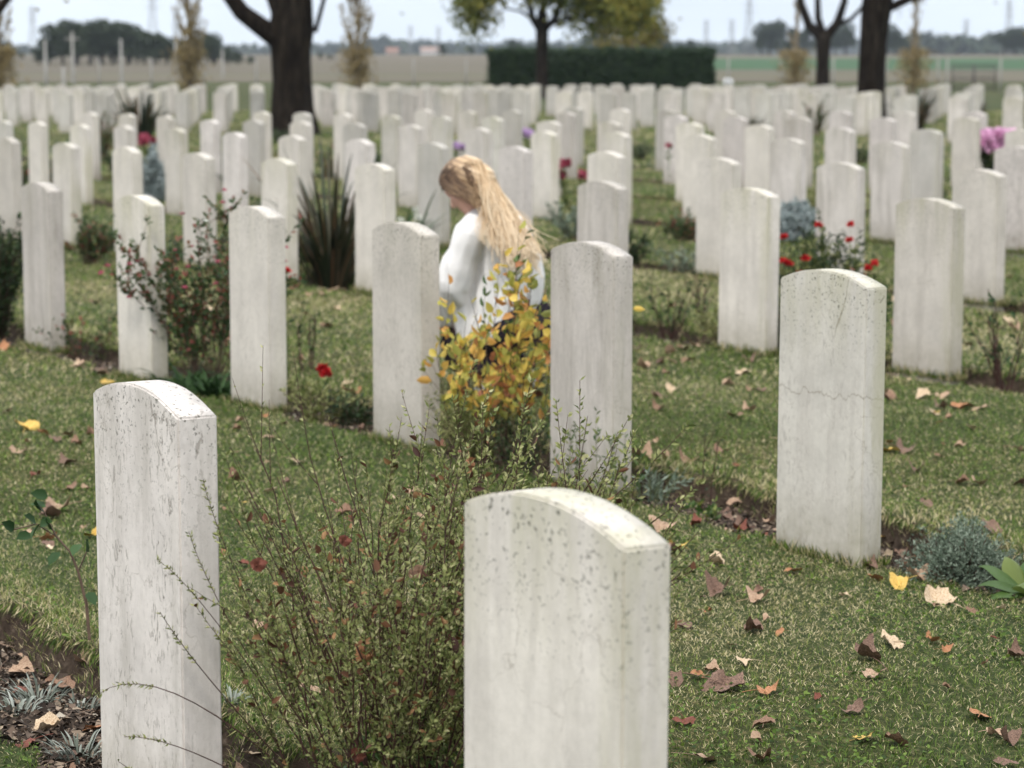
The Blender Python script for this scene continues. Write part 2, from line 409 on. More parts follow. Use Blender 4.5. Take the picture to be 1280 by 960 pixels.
def stone_mesh(name, w=.375, t=.076, h=.82, rise=.037, chips=0):
    bm = bmesh.new(); seg = 22
    pts = [(-w/2, -.12)]+[(-w/2+w*k/seg, h-rise*((2*k/seg-1)**2)) for k in range(seg+1)]+[(w/2, -.12)]
    fr = [bm.verts.new((x, -t/2, z)) for x, z in pts]; bk = [bm.verts.new((x, t/2, z)) for x, z in pts]
    bm.faces.new(fr); bm.faces.new(bk[::-1])
    for k in range(len(pts)-1): bm.faces.new((fr[k+1], fr[k], bk[k], bk[k+1]))
    bm.faces.new((fr[0], fr[-1], bk[-1], bk[0]))
    bmesh.ops.recalc_face_normals(bm, faces=bm.faces)
    E = [e for e in bm.edges if len(e.link_faces) == 2 and e.link_faces[0].normal.angle(e.link_faces[1].normal) > .6 and e.verts[0].co.z+e.verts[1].co.z > -.2]
    bmesh.ops.bevel(bm, geom=E, offset=.0035, segments=2, affect='EDGES')
    for v in bm.verts:
        v.co += Vector(mnoise.noise_vector(v.co*9+Vector((chips*3, 0, 0))))*.0012
    me = bpy.data.meshes.new(name); bm.to_mesh(me); bm.free()
    for p in me.polygons: p.use_smooth = abs(p.normal.y) < .9 and p.normal.z > .3
    return me
SMESH = {k: stone_mesh('headstone_'+k, chips=i) for i, k in enumerate(SM)}
for k in SM: SMESH[k].materials.append(SM[k])
ROT = math.atan2(-math.cos(math.radians(32.3)), math.sin(math.radians(32.3)))   # the faces stand a touch off the row line
def put_stone(x, y, var, label, group, rz=None, dz=0, tilt=0, hz_=.79, sx_=1.0):
    o = link('headstone', SMESH[var], None, None, (x, y, dz), (tilt, tilt*.5, ROT if rz is None else rz))
    o.scale = (sx_, 1, hz_/.82)
    return tag(o, label, 'headstone', group)
for (l, r, y, var, lab), (X, Y) in zip(NEAR, near_xy):
    put_stone(X, Y, var, lab, 'headstones of the near rows', ROT+random.uniform(-.012, .012), tilt=random.uniform(-.006, .006), hz_=.82, sx_=1.05 if Y < 5 else 1.0)
ORD = ['nearest', 'second nearest', 'third nearest', 'fourth nearest', 'fifth nearest', 'sixth nearest', 'seventh nearest', 'eighth nearest', 'ninth nearest', 'tenth nearest', 'eleventh nearest', 'twelfth nearest', 'thirteenth nearest', 'fourteenth nearest', 'fifteenth nearest', 'sixteenth nearest', 'farthest']
RN = ['first', 'second', 'third', 'fourth', 'fifth', 'sixth', 'seventh', 'eighth']
SPECIAL = {(1119,1208,249): 'speckled headstone with rusty-green stained right edge, just right of the cracked one',
 (900,974,236): 'headstone at the left of the red-flowered bush, green algae on its narrow side',
 (721,785,224): 'pale headstone right behind the streaked one, dark ivy-like stain on its narrow side',
 (443,493,204): 'headstone just right of the dark spiky strap-leaved clump',
 (1191,1259,209): 'headstone in front of the pink flowers, veined, near the right edge',
 (1021,1082,201): 'headstone standing directly behind the red-flowered bush',
 (1241,1300,181): 'headstone cut by the right edge of the photo, beside the pink flowers',
 (229,267,190): 'short-looking headstone behind the top of the red-tipped rose bush, right of the silver shrub',
 (-4,25,172): 'headstone cut by the left edge of the photo, above the dark green bush',
 (141,176,184): 'headstone immediately left of the silvery blue shrub'}
mid_rows = {}
for (s, (X, Y), k, (q, t)) in zip(MID, mid_xy, ROWI[len(NEAR):], QT[len(NEAR):]): mid_rows.setdefault(int(k), []).append((t, s, X, Y))
kinds = ['plain', 'aged', 'streak', 'mossy', 'plain', 'cracked', 'mossy', 'veined']
for k, lst in mid_rows.items():
    lst.sort(reverse=True)
    for i, (t, s, X, Y) in enumerate(lst):
        lab = SPECIAL.get(s) or 'pale headstone, %s to the camera in the %s diagonal row' % (ORD[min(i, 15)], RN[k])
        var = 'mossy' if s in SPECIAL and s[2] > 230 else random.choice(kinds)
        if var == 'cracked' and s[2] > 150: var = 'plain'
        put_stone(X, Y, var, lab, 'headstones of the middle block', ROT+random.uniform(-.03, .03), dz=random.uniform(-.008, .008), tilt=random.uniform(-.01, .01))
for k in range(8):
    ts = QT[ROWI == k, 1]
    for sgn in (1, -1):
        t_ = ts.max() if sgn > 0 else ts.min()
        for _ in range(3):
            t_ += sgn*1.16; q_ = FIT[k][0]+FIT[k][1]*t_; X = q_*N[0]+t_*U[0]; Y = q_*N[1]+t_*U[1]
            if Y < 2.5 or abs(X) < .228*Y+.25: continue
            put_stone(X, Y, random.choice(kinds[:4]), 'headstone continuing a row just beyond the side of the photo', 'headstones just beyond the sides of the photo', ROT+random.uniform(-.02, .02), hz_=.80)
# distant block, its rows turned a little more across the view
TF = math.radians(50); uf = (math.sin(TF), -math.cos(TF)); nf = (math.cos(TF), math.sin(TF))
nfar = 0
for a in range(8, 70):
    for bb in range(-62, 20):
        q = a*2.1; t = bb*1.10
        X = q*nf[0]+t*uf[0]; Y = q*nf[1]+t*uf[1]
        if abs(X) > .238*Y+.3 or Y > 64.5: continue
        if Y < 44.5-max(0, X-3)*1.0 or (abs(X+4.3) < 1.0 and Y < 48.5): continue
        if abs(X-8.15) < 1.0 and abs(Y-51) < 1.5: continue
        if RNG.random() < .13+.10*math.sin(X*1.7): continue
        side = X/Y
        if side < -.105: pl = 'left of the thick trunk'
        elif side < -.015: pl = 'between the thick trunk and the dark hedge'
        elif side < .087: pl = 'in front of the dark hedge'
        elif side < .15: pl = 'between the hedge and the right-hand trunk'
        else: pl = 'right of the right-hand trunk'
        put_stone(X+RNG.normal()*.03, Y+RNG.normal()*.03, random.choice(['aged', 'aged', 'streak', 'mossy']),
                  'small blurred headstone of the distant block, ' + pl, 'distant headstones ' + pl,
                  math.atan2(uf[1], uf[0])+random.uniform(-.03, .03), dz=random.uniform(-.01, .01)); nfar += 1
print('far stones', nfar)

# ------------------------------------------------------------------ grass
grass_stops = [(0, (.024,.050,.009)), (.25, (.090,.150,.022)), (.5, (.185,.255,.046)), (.68, (.33,.315,.09)), (.80, (.45,.375,.19)), (1, (.74,.63,.40))]
GRM = leaf_mat('grass_blades', grass_stops, .6, .25, spec=.25)
_tab = RNG.random((256, 256))
def vnoise(x, y):
    xi = np.floor(x).astype(int); yi = np.floor(y).astype(int); fx = x-xi; fy = y-yi; fx = fx*fx*(3-2*fx); fy = fy*fy*(3-2*fy)
    g = lambda a, b: _tab[a % 256, b % 256]
    return (g(xi, yi)*(1-fx)+g(xi+1, yi)*fx)*(1-fy)+(g(xi, yi+1)*(1-fx)+g(xi+1, yi+1)*fx)*fy
def patchy(x, y):
    v = .42*vnoise(x*.9+9, y*.7)+.30*vnoise(x*2.6, y*2.1+5)+.18*vnoise(x*7+3, y*6)+.12*vnoise(x*19, y*17)
    return (v-.5)*2.1+.46
mb = MB()
for (ya, yb_, dens, wd, hh) in ((2.6, 6.6, 16000, .0016, .0165), (6.6, 10, 8000, .0025, .020), (10, 16, 2800, .0046, .026), (16, 30, 700, .010, .032), (30, 66, 110, .026, .045)):
    half = lambda y: .275*y+1.3
    area = (yb_-ya)*(half(ya)+half(yb_)); n = int(area*dens)
    y = ya+(yb_-ya)*RNG.random(n*2); keep = RNG.random(n*2) < half(y)/half(yb_); y = y[keep][:n]
    x = (RNG.random(len(y))*2-1)*half(y)
    s = bed_info(x, y); ok = ~((s > .02) & (s < .97)) | (RNG.random(len(y)) < .015)
    x = x[ok]; y = y[ok]; s = s[ok]; n = len(x)
    z = ground_z(x, y)
    pt = np.clip(patchy(x, y), 0, 1)
    dry = RNG.random(n) < (.17+.66*pt**1.2)
    H = hh*(.45+RNG.random(n)*.9+.5*np.clip(vnoise(x*3.3+50, y*3.1)-.55, 0, 1))*np.where(dry, .75, 1.0)*np.where((s > .95) & (s < 1.4), 2.0, 1)
    ang = RNG.random(n)*2*PI; lean = np.where(dry, 1.2+RNG.random(n)*2.2, .5+RNG.random(n)*1.8)
    dx, dy = np.cos(ang), np.sin(ang)
    base = np.stack([x, y, z-.002], -1)
    d1 = np.stack([dx*lean*.4, dy*lean*.4, np.ones(n)], -1); d1 = unit(d1)
    d2 = np.stack([dx*lean*1.3, dy*lean*1.3, np.ones(n)], -1); d2 = unit(d2)
    tw = ang+PI/2+RNG.normal(size=n)*.6
    side = np.stack([np.cos(tw), np.sin(tw), np.zeros(n)], -1)*(wd*(.6+.8*RNG.random(n)))[:, None]*.5
    mid = base+d1*(H*.55)[:, None]; tip = mid+d2*(H*.65)[:, None]
    col = np.where(dry, .74+RNG.random(n)*.26, np.clip(RNG.random(n)*.55+.26*(pt-.4), 0, .72))
    if ya < 16:
        v = np.stack([base-side, base+side, mid+side*.8, mid-side*.8, tip], 1)
        b = np.arange(n)[:, None]*5
        mb.add(v, b+[0,1,2,3], np.repeat(col, 5)); mb.F.setdefault(3, []).append((b+[3,2,4]+mb.n-5*n).astype(np.int32))
    else:
        v = np.stack([base-side, base+side, tip], 1); b = np.arange(n)[:, None]*3
        mb.add(v, b+[0,1,2], np.repeat(col, 3))
# small broad clover and daisy leaves pressed into the turf
n = 42000; y = 3.0+8*RNG.random(n)**1.2; x = (RNG.random(n)*2-1)*(.25*y+.5)
s = bed_info(x, y); ok = ((s < 0) | (s > 1.05)) & (np.sin(x*5.1+2)*np.sin(y*3.7)+.4*np.sin(x*13)*np.sin(y*11) > .1); x = x[ok]; y = y[ok]; n = len(x)
d = np.stack([RNG.normal(size=n), RNG.normal(size=n), .35+.3*RNG.random(n)], -1)
leaves(mb, np.stack([x, y, ground_z(x, y)+.008+.008*RNG.random(n)], -1), d, .008+.007*RNG.random(n), .006+.005*RNG.random(n), RNG.random(n)*.45, 'oval', .1, up=np.tile([0, 0, 1.], (n, 1)))
for k in range(4):
    a_, b_ = FIT[k]; n = 15000; t = -RNG.random(n)*16.0; q = a_+b_*t-wob(a_+b_*t+.45, t)+.44*(1.06+.12*RNG.random(n))-.02
    x = q*N[0]+t*U[0]; y = q*N[1]+t*U[1]; m = (y > 3.2) & (np.abs(x) < .26*y+.3); x, y = x[m], y[m]; n = len(x)
    d = np.stack([-N[0]+RNG.normal(size=n)*.5, -N[1]+RNG.normal(size=n)*.5, -.5-1.6*RNG.random(n)], -1)
    leaves(mb, np.stack([x, y, np.full(n, .002)], -1), d, .018+.03*RNG.random(n), .0026*(y/6)**.5, np.where(RNG.random(n) < .3, .74+.2*RNG.random(n), RNG.random(n)*.45), 'diamond')
for (X, Y) in near_xy[2:]+[p for p in mid_xy if p[1] < 18]:
    n = 420; e = RNG.random(n); sd_ = RNG.integers(0, 3, n)
    lx = np.where(sd_ < 2, (e-.5)*.40, .195+.012*RNG.random(n)); ly = np.where(sd_ < 2, -.042-.02*RNG.random(n)**2, (e-.5)*.09)
    x = X+lx*U[0]+ly*N[0]; y = Y+lx*U[1]+ly*N[1]
    k = (Y/7)**.5; P = np.stack([x, y, np.zeros(n)-.003], -1); d = np.stack([RNG.normal(size=n)*.35-N[0]*.2, RNG.normal(size=n)*.35-N[1]*.2, np.ones(n)], -1)
    leaves(mb, P, d, (.022+.032*RNG.random(n)**2)*k, .0030*k, np.where(RNG.random(n) < .3, .8+.15*RNG.random(n), RNG.random(n)*.5), 'diamond')
g = mb.obj('grass', GRM); tag(g, 'short patchy lawn grass, green mixed with dry straw-coloured blades', 'grass', kind='stuff')

# ------------------------------------------------------------------ bed debris
DM = leaf_mat('bed_debris', [(0, (.02,.013,.009)), (.4, (.07,.048,.034)), (.7, (.15,.105,.075)), (.92, (.30,.23,.165)), (1, (.42,.38,.31))], .9, 0)
mb = MB()
n = 260000; y = 3.4+11*RNG.random(n)**1.8; x = (RNG.random(n)*2-1)*(.25*y+.5); s = bed_info(x, y)
ok = (s > -.02) & (s < 1.0); x, y = x[ok], y[ok]; n = len(x); z = ground_z(x, y)
d = np.stack([RNG.normal(size=n), RNG.normal(size=n), .25*RNG.normal(size=n)], -1)
Ls = np.minimum(np.exp(RNG.normal(size=n)*.6)*.012, .04)
leaves(mb, np.stack([x, y, z+.003+.008*RNG.random(n)], -1), d, Ls, Ls*(.15+.75*RNG.random(n)), RNG.random(n)**1.3, 'diamond', .3, up=np.tile([0, 0, 1.], (n, 1)))
for k in range(1400):
    i = RNG.integers(n); r = .003+.010*RNG.random()**3
    blob(mb, (x[i]+RNG.normal()*.01, y[i]+RNG.normal()*.01, z[i]+r*.3), (r, r*.8, r*.6), RNG.random()*.85, 6, 4, .12)
g = mb.obj('soil_debris', DM); tag(g, 'bark chips, clods and leaf crumbs covering the soil beds', 'soil litter', kind='stuff')

# ------------------------------------------------------------------ fallen leaves
LEAFCOL = {'tan': ((.24,.13,.08), (.52,.37,.25)), 'cream': ((.40,.27,.16), (.66,.52,.36)), 'purple': ((.07,.038,.028), (.27,.165,.115)),
           'brown': ((.10,.050,.030), (.32,.19,.12)), 'orange': ((.24,.09,.04), (.50,.25,.12)), 'yellow': ((.46,.27,.05), (.74,.52,.15)), 'redbrown': ((.09,.025,.016), (.24,.08,.05))}
LM = {}
for k, (c0, c1) in LEAFCOL.items():
    m, nt, b = new_mat('fallen_leaf_'+k, .65, .3)
    v = mapped(nt, rand=20)
    c = ramp(nt, noise_n(nt, v, 28, 5, .65), [(.35, c0), (.62, c1)])
    sp = ramp(nt, noise_n(nt, v, 80, 3, .6), [(.60, 0), (.72, .45)])
    c = mix(nt, sp, c, tuple(x*.4 for x in c0))
    nt.links.new(c, b.inputs['Base Color']); bump(nt, b, noise_n(nt, v, 60, 4), .5, .004)
    LM[k] = m
def fallen_leaf_mesh(i, mat):
    """lobed plane-tree leaf of unit size, curled and crinkled; stalk included"""
    r = random.Random(100+i); nA = 30; rings = [.0, .35, .7, 1.0]
    lobes = r.choice([3, 5, 5]); sharp = .05+.26*r.random()**1.5; curl = .3+1.1*r.random(); ca = r.random()*PI; curl2 = .2+.7*r.random()
    asp = .5+.35*r.random()
    V = [(0, 0, 0)]; F3 = []; F4 = []
    ph = [r.random()*6 for _ in range(4)]
    for ri, rr in enumerate(rings[1:]):
        for k in range(nA):
            a = 2*PI*k/nA
            rad = .5*(1-sharp*abs(math.sin(lobes*a/2+.4))**.8*1.0+.09*math.sin(2*a+ph[0])+.06*math.sin(5*a+ph[2])+.045*math.sin(11*a+ph[1]))
            e = rr*rad; x = math.cos(a)*e; y = math.sin(a)*e*asp
            V.append((x, y, 0))
    V2 = []
    for x, y, z in V:
        u = x*math.cos(ca)+y*math.sin(ca); w_ = -x*math.sin(ca)+y*math.cos(ca)
        z = curl*u*u*1.5+curl2*w_*abs(w_)*1.2+.06*math.sin(10*x+ph[2])*math.sin(9*y+ph[3])+.035*math.sin(19*u+5*w_)
        V2.append((x*(1-curl*.15), y, z+.02))
    for k in range(nA): F3.append([0, 1+k, 1+(k+1) % nA])
    for ri in range(2):
        o0 = 1+ri*nA; o1 = o0+nA
        for k in range(nA): F4.append([o0+k, o1+k, o1+(k+1) % nA, o0+(k+1) % nA])
    mb = MB(); mb.add(V2, F3, .5); mb.F[4] = [np.array(F4, dtype=np.int32)]
    sa = r.random()*6
    tube(mb, [(math.cos(sa)*t, math.sin(sa)*t*asp, .03+.05*math.sin(t*3)) for t in (.05, .3, .55, .8, 1.0)], [.012, .012, .011, .010, .014], 4)
    me = mb.mesh('fallen_leaf', mat, True); return me
LVAR = {k: [fallen_leaf_mesh(i*7+j, LM[k]) for j in range(7)] for i, k in enumerate(LEAFCOL)}
def put_leaf(px, py, wpx, col, label=None, group=None, z=None, xy=None, rot=None):
    x, y = ground_pt(px, py, .01) if xy is None else xy
    dist = math.hypot(x, y); size = wpx*dist/F_PX if xy is None else wpx
    zz = float(ground_z(x, y))+.009 if z is None else z
    me = LVAR[col][random.randrange(7)]
    o = link('fallen_leaf', me, None, None, (x, y, zz), rot or (random.uniform(-.3, .3), random.uniform(-.3, .3), random.uniform(0, 6.28)))
    s = size*random.uniform(.95, 1.2); o.scale = (s, s, s*random.uniform(.6, 1.3))
    tag(o, label, 'leaf', group or 'fallen leaves')
    return o
CW = {'tan': 'pale tan', 'cream': 'cream-coloured', 'purple': 'purplish brown', 'brown': 'brown', 'orange': 'orange-brown', 'yellow': 'yellow', 'redbrown': 'dark red-brown'}
LP = [(828,659,50,'tan','long curled, at the lawn edge right of the nearest headstone'),(845,684,36,'yellow','narrow, just below the long curled tan leaf'),
(992,712,26,'orange','upright, below the foot of the cracked headstone'),(897,737,36,'purple','with dark edges, on the lawn below the cracked headstone'),
(948,747,32,'tan','small with a stalk, below the cracked headstone'),(1055,743,20,'cream','tiny, in front of the cracked headstone'),
(855,779,38,'purple','folded, beside the edge of the nearest headstone'),(885,761,16,'orange','tiny, above the folded purplish leaf'),
(942,784,46,'purple','broad domed, in the open lawn'),(975,788,16,'orange','tiny, touching the domed purplish leaf'),
(1125,731,36,'yellow','bright, at the bed edge by the grey juniper'),(1172,751,52,'cream','long curled, below the grey juniper'),
(1115,803,48,'cream','wavy, topmost of the heap on the right lawn'),(1085,820,48,'purple','ragged, middle of the heap on the right lawn'),
(1093,843,46,'tan','pale-backed, lowest of the heap on the right lawn'),(1165,800,26,'orange','small, right of the leaf heap'),
(1183,812,20,'orange','smaller of two, right of the leaf heap'),(1213,765,20,'brown','small, below the juniper near the right edge'),
(1252,762,18,'cream','small, below the large green leaves at the right edge'),(1270,820,28,'purple','cut by the right edge of the photo'),
(960,864,36,'orange','curled with a stalk, in the middle of the lower lawn'),(845,850,32,'purple','leftmost of the row touching the nearest headstone'),
(872,843,26,'orange','small, second in the row beside the nearest headstone'),(905,857,58,'purple','long flat, in the row beside the nearest headstone'),
(890,836,32,'tan','flat, above the long purplish leaf'),(930,825,28,'cream','half dark half cream, above the row of leaves'),
(1023,871,18,'redbrown','small dark, in the middle of the lower lawn'),(1183,858,14,'brown','tiny, alone on the right lawn'),
(1225,893,42,'orange','star-shaped, near the lower right corner'),(1082,922,36,'yellow','bright round, on the lower lawn'),
(1120,928,46,'brown','crumpled, touching the bright yellow leaf'),(955,905,38,'brown','crumpled dark, left of the bright yellow leaf'),
(945,925,22,'tan','small pale, under the crumpled dark leaf'),(880,950,44,'tan','at the bottom edge beside the nearest headstone'),
(950,950,36,'brown','at the bottom edge of the photo, centre right'),(1260,925,30,'purple','near the lower right corner, upper of two'),
(1258,952,30,'purple','in the lower right corner, lower of two'),
(930,466,26,'cream','pale, on the lawn behind the cracked headstone to the left'),(935,512,20,'tan','small, left of the cracked headstone'),
(1153,497,28,'cream','between the cracked and the speckled headstone'),(1203,510,32,'orange','below the speckled headstone'),
(1225,511,24,'tan','right of the orange leaf below the speckled headstone'),(1170,517,13,'yellow','tiny, left of the orange leaf'),
(1110,492,22,'tan','touching the edge of the cracked headstone'),(1203,600,20,'brown','left of the pair on the right lawn'),(1222,601,20,'tan','right of the pair on the right lawn'),
(1112,562,24,'yellow','pale, beside the crack of the headstone'),(1112,552,16,'orange','small, above the pale yellow leaf'),
(832,466,16,'brown','on the lawn right of the damp-streaked headstone'),(840,452,18,'tan','above the brown one right of the damp-streaked headstone'),
(33,534,36,'yellow','bright, on the lawn at the far left'),(54,541,18,'orange','small, touching the bright yellow leaf at left'),
(85,543,28,'tan','on the lawn left of the veined headstone'),(95,553,26,'brown','flat, left of the veined headstone'),
(97,457,28,'tan','folded, on the grass before the leftmost bed'),(134,477,26,'yellow','just behind the crown of the veined headstone'),
(24,565,25,'tan','narrow, near the left edge'),(85,577,28,'purple','round, left of the veined headstone'),(45,592,20,'redbrown','small, near the left edge'),
(107,608,16,'tan','thin, touching the edge of the veined headstone'),(300,527,15,'tan','right of the veined headstone, farther'),(296,537,20,'brown','dark, right of the veined headstone'),
(337,546,18,'tan','among the tips of the wispy shrub'),(292,597,22,'brown','right of the edge of the veined headstone'),(338,611,22,'cream','behind the wispy shrub stems'),
(403,366,18,'tan','on the grass below the spiky clump'),(100,455,22,'cream','beside the folded tan leaf at left'),
(25,800,46,'tan','large flat, on the soil at the lower left'),(78,815,36,'brown','on the soil beside the lavender clump'),(58,892,46,'cream','long, on the soil at the lower left'),
(30,918,40,'redbrown','on the soil in the lower left corner'),(104,800,24,'tan','hanging, at the grass lip by the veined headstone'),(300,942,40,'tan','at the bottom edge right of the veined headstone'),
(330,780,44,'tan','behind the wispy shrub, on the grass'),(118,668,26,'yellow','caught in the rose seedling at left'),
(1040,688,34,'brown','standing against the foot of the cracked headstone'),
(870,622,16,'brown','on the soil between the two headstones'),(925,640,20,'purple','on the soil left of the cracked headstone'),(905,655,18,'tan','by the soil edge left of the cracked headstone'),
(1140,672,26,'orange','on the soil beside the juniper'),(1128,662,24,'brown','on the soil right of the cracked headstone'),(430,640,30,'brown','behind the wispy shrub tops')]
for px, py, wpx, c, where in LP:
    rot = None; z = None
    if wpx == 34 and px == 1040: rot = (1.25, .2, .4); z = .03
    put_leaf(px, py, wpx, c, CW[c]+' fallen leaf, '+where, z=z, rot=rot)
# hanging / caught in the shrub
for (px, py, wpx, c, Y, lab) in ((322,706,30,'redbrown',3.95,'caught hanging in the left side of the wispy shrub'),(455,822,46,'orange',3.95,'large, caught low in the wispy shrub'),
        (430,676,24,'redbrown',4.0,'caught in the middle of the wispy shrub'),(585,582,30,'orange',4.6,'caught at the right-hand top of the wispy shrub'),(520,715,26,'brown',4.0,'caught in the right side of the wispy shrub'),(445,945,34,'redbrown',3.9,'deep in the base of the wispy shrub')):
    x, y, z = at_depth(px, py, Y)
    me = LVAR[c][3]; o = link('fallen_leaf', me, None, None, (x, y, z), (1.2, random.uniform(-.5, .5), random.uniform(0, 3)))
    s = wpx*Y/F_PX*1.1; o.scale = (s, s*.8, s*1.2); tag(o, CW[c]+' dead leaf, '+lab, 'leaf', 'dead leaves caught in shrubs')
cnt = 0
CL = [(random.uniform(-.22, .22)*yy, yy) for yy in [4.6+11*random.random()**1.3 for _ in range(34)]]
while cnt < 215:
    cx_, cy_ = random.choice(CL); X = cx_+random.gauss(0, .16+.02*cy_); Y = cy_+random.gauss(0, .16+.03*cy_)
    if cnt % 3 == 0: Y = 4.6+13*random.random()**1.4; X = random.uniform(-.24, .24)*Y
    if Y < 4.4 or abs(X) > .25*Y: continue
    if abs(X-near_xy[1][0]) < .3 and Y < 4.2: continue
    s_ = float(bed_info(np.array([X]), np.array([Y]))[0])
    inbed = 0 < s_ < 1
    c = random.choices(['tan', 'cream', 'purple', 'brown', 'orange', 'yellow', 'redbrown'], [5, 2, 4, 5, 2, 1, 3])[0]
    size = random.choice([.02, .025, .03, .035, .05, .065])
    if Y > 9: size = random.choice([.05, .07, .09])
    put_leaf(0, 0, size, c, 'small scattered %s dead leaf lying %s' % (CW[c], 'on a soil bed' if inbed else 'on the lawn'),
             'small scattered %s dead leaves %s' % (CW[c], 'on the beds' if inbed else 'on the lawn'), xy=(X, Y))
    cnt += 1

cnt = 0
while cnt < 70:
    Y = random.uniform(4.3, 9.5); X = random.uniform(-.24, .24)*Y
    s_ = float(bed_info(np.array([X]), np.array([Y]))[0])
    if not .1 < s_ < .95: continue
    c = random.choices(['tan', 'cream', 'purple', 'brown', 'redbrown'], [5, 1, 4, 6, 3])[0]
    put_leaf(0, 0, random.choice([.03, .04, .055, .07]), c, 'small scattered %s dead leaf lying on a soil bed' % CW[c], 'small scattered %s dead leaves on the beds' % CW[c], xy=(X, Y)); cnt += 1
cnt = 0
while cnt < 80:
    Y = random.uniform(6.2, 13); X = random.uniform(-.24, .24)*Y
    s_ = float(bed_info(np.array([X]), np.array([Y]))[0])
    if 0 < s_ < 1: continue
    c = random.choices(['tan', 'cream', 'purple', 'brown', 'orange'], [6, 2, 3, 4, 1])[0]
    put_leaf(0, 0, random.choice([.05, .065, .08, .09]), c, 'small scattered %s dead leaf lying on the lawn' % CW[c], 'small scattered %s dead leaves on the lawn' % CW[c], xy=(X, Y)); cnt += 1
# beyond three hundred leaves the smallest ones in view become one scattered litter
gen = [o for o in bpy.data.objects if o.name.startswith('fallen_leaf') and o.get('label', '').startswith('small scattered')]
rest_n = sum(o.name.startswith('fallen_leaf') for o in bpy.data.objects)-288
gen.sort(key=lambda o: o.scale[0]/max(.1, o.location.length))
bm = bmesh.new(); mats_ = list(LM.values())
for o in gen[:max(0, rest_n)]:
    nv, nf = len(bm.verts), len(bm.faces); bm.from_mesh(o.data); bm.verts.ensure_lookup_table(); bm.faces.ensure_lookup_table()
    M_ = Matrix.LocRotScale(o.location, o.rotation_euler, o.scale); mi = mats_.index(o.data.materials[0])
    for v in bm.verts[nv:]: v.co = M_@v.co
    for f in bm.faces[nf:]: f.material_index = mi
    bpy.data.objects.remove(o)
me = bpy.data.meshes.new('leaf_litter'); bm.to_mesh(me); bm.free()
for m_ in mats_: me.materials.append(m_)
tag(link('leaf_litter', me), 'thin scatter of the smallest dead leaves over lawn and beds', 'leaf litter', kind='stuff')
# ------------------------------------------------------------------ plant materials
STEM_DARK = plain_mat('stem_dark', (.055,.025,.019), .7, .4, 30)
STEM_GREEN = plain_mat('stem_green', (.10,.12,.045), .7, .3, 30)
STEM_BROWN = plain_mat('stem_brown', (.12,.08,.055), .8, .3, 30)
def bark_mat():
    m, nt, b = new_mat('bark', .95, .05)
    n = noise_n(nt, mapped(nt, (1, 1, .16)), 11, 6, .7, .6)
    nt.links.new(ramp(nt, n, [(.38, (.007,.005,.004)), (.55, (.022,.017,.013)), (.7, (.055,.045,.032))]), b.inputs['Base Color']); bump(nt, b, n, 1.0, .06); return m
BARK = bark_mat()
PALEBARK = plain_mat('pale_bark', (.20,.165,.12), .95, .3, 12)
LF = {
 'wispy': leaf_mat('leaf_olive', [(0, (.07,.095,.025)), (.4, (.19,.22,.065)), (.8, (.35,.36,.14)), (1, (.46,.43,.22))], .5, .3),
 'dead': leaf_mat('leaf_dead', [(0, (.05,.02,.014)), (.5, (.17,.075,.035)), (1, (.36,.20,.09))], .7, .15),
 'broad': leaf_mat('leaf_green', [(0, (.03,.07,.015)), (.6, (.08,.14,.035)), (1, (.24,.26,.06))], .45, .3),
 'dark': leaf_mat('leaf_dark', [(0, (.012,.028,.010)), (.6, (.03,.06,.02)), (1, (.075,.11,.035))], .5, .2),
 'yellow': leaf_mat('leaf_autumn', [(0, (.20,.22,.05)), (.3, (.48,.44,.09)), (.62, (.78,.55,.12)), (.85, (.64,.33,.09)), (1, (.38,.15,.07))], .5, .35),
 'redtip': leaf_mat('leaf_rose', [(0, (.02,.045,.016)), (.55, (.055,.105,.03)), (.80, (.12,.12,.04)), (.88, (.25,.07,.05)), (1, (.30,.10,.08))], .5, .25),
 'iris': leaf_mat('leaf_strap', [(0, (.015,.022,.012)), (.5, (.035,.048,.022)), (.8, (.075,.06,.035)), (1, (.22,.12,.06))], .5, .15),
 'bluegrey': leaf_mat('leaf_bluegrey', [(0, (.07,.10,.065)), (.6, (.17,.22,.155)), (1, (.32,.37,.29))], .6, .15),
 'silver': leaf_mat('leaf_silver', [(0, (.08,.095,.07)), (.5, (.19,.21,.17)), (1, (.38,.40,.35))], .7, .15),
 'silverblue': leaf_mat('leaf_silverblue', [(0, (.16,.20,.19)), (.5, (.31,.36,.355)), (1, (.50,.55,.55))], .8, .1),
 'rosegreen': leaf_mat('leaf_rosegreen', [(0, (.018,.045,.014)), (1, (.05,.10,.032))], .55, .2, spec=.2),
 'poplar': leaf_mat('leaf_poplar', [(0, (.16,.12,.05)), (.5, (.27,.20,.09)), (1, (.40,.32,.15))], .7, .3),
 'tree': leaf_mat('leaf_tree', [(0, (.05,.075,.015)), (.45, (.13,.15,.03)), (.8, (.28,.26,.045)), (1, (.40,.32,.06))], .6, .35),
 'treeyellow': leaf_mat('leaf_treeyellow', [(0, (.12,.11,.025)), (.6, (.26,.21,.04)), (1, (.38,.28,.06))], .6, .35),
 'far': leaf_mat('leaf_far', [(0, (.016,.028,.014)), (.6, (.030,.046,.022)), (1, (.055,.068,.032))], .9, 0),
 'hedge': leaf_mat('leaf_hedge', [(0, (.006,.018,.006)), (.6, (.016,.042,.013)), (1, (.055,.09,.03))], .6, .1)}
FL = {'red': plain_mat('petal_red', (.50,.018,.022), .5, .3, 40, bmp=0), 'pink': plain_mat('petal_pink', (.76,.46,.64), .6, .2, 40, bmp=0),
      'white': plain_mat('petal_white', (.75,.75,.68), .6, .1, 40, bmp=0), 'lilac': plain_mat('petal_lilac', (.58,.42,.64), .6, .2, 40, bmp=0),
      'crimson': plain_mat('petal_crimson', (.36,.07,.11), .5, .3, 40, bmp=0)}

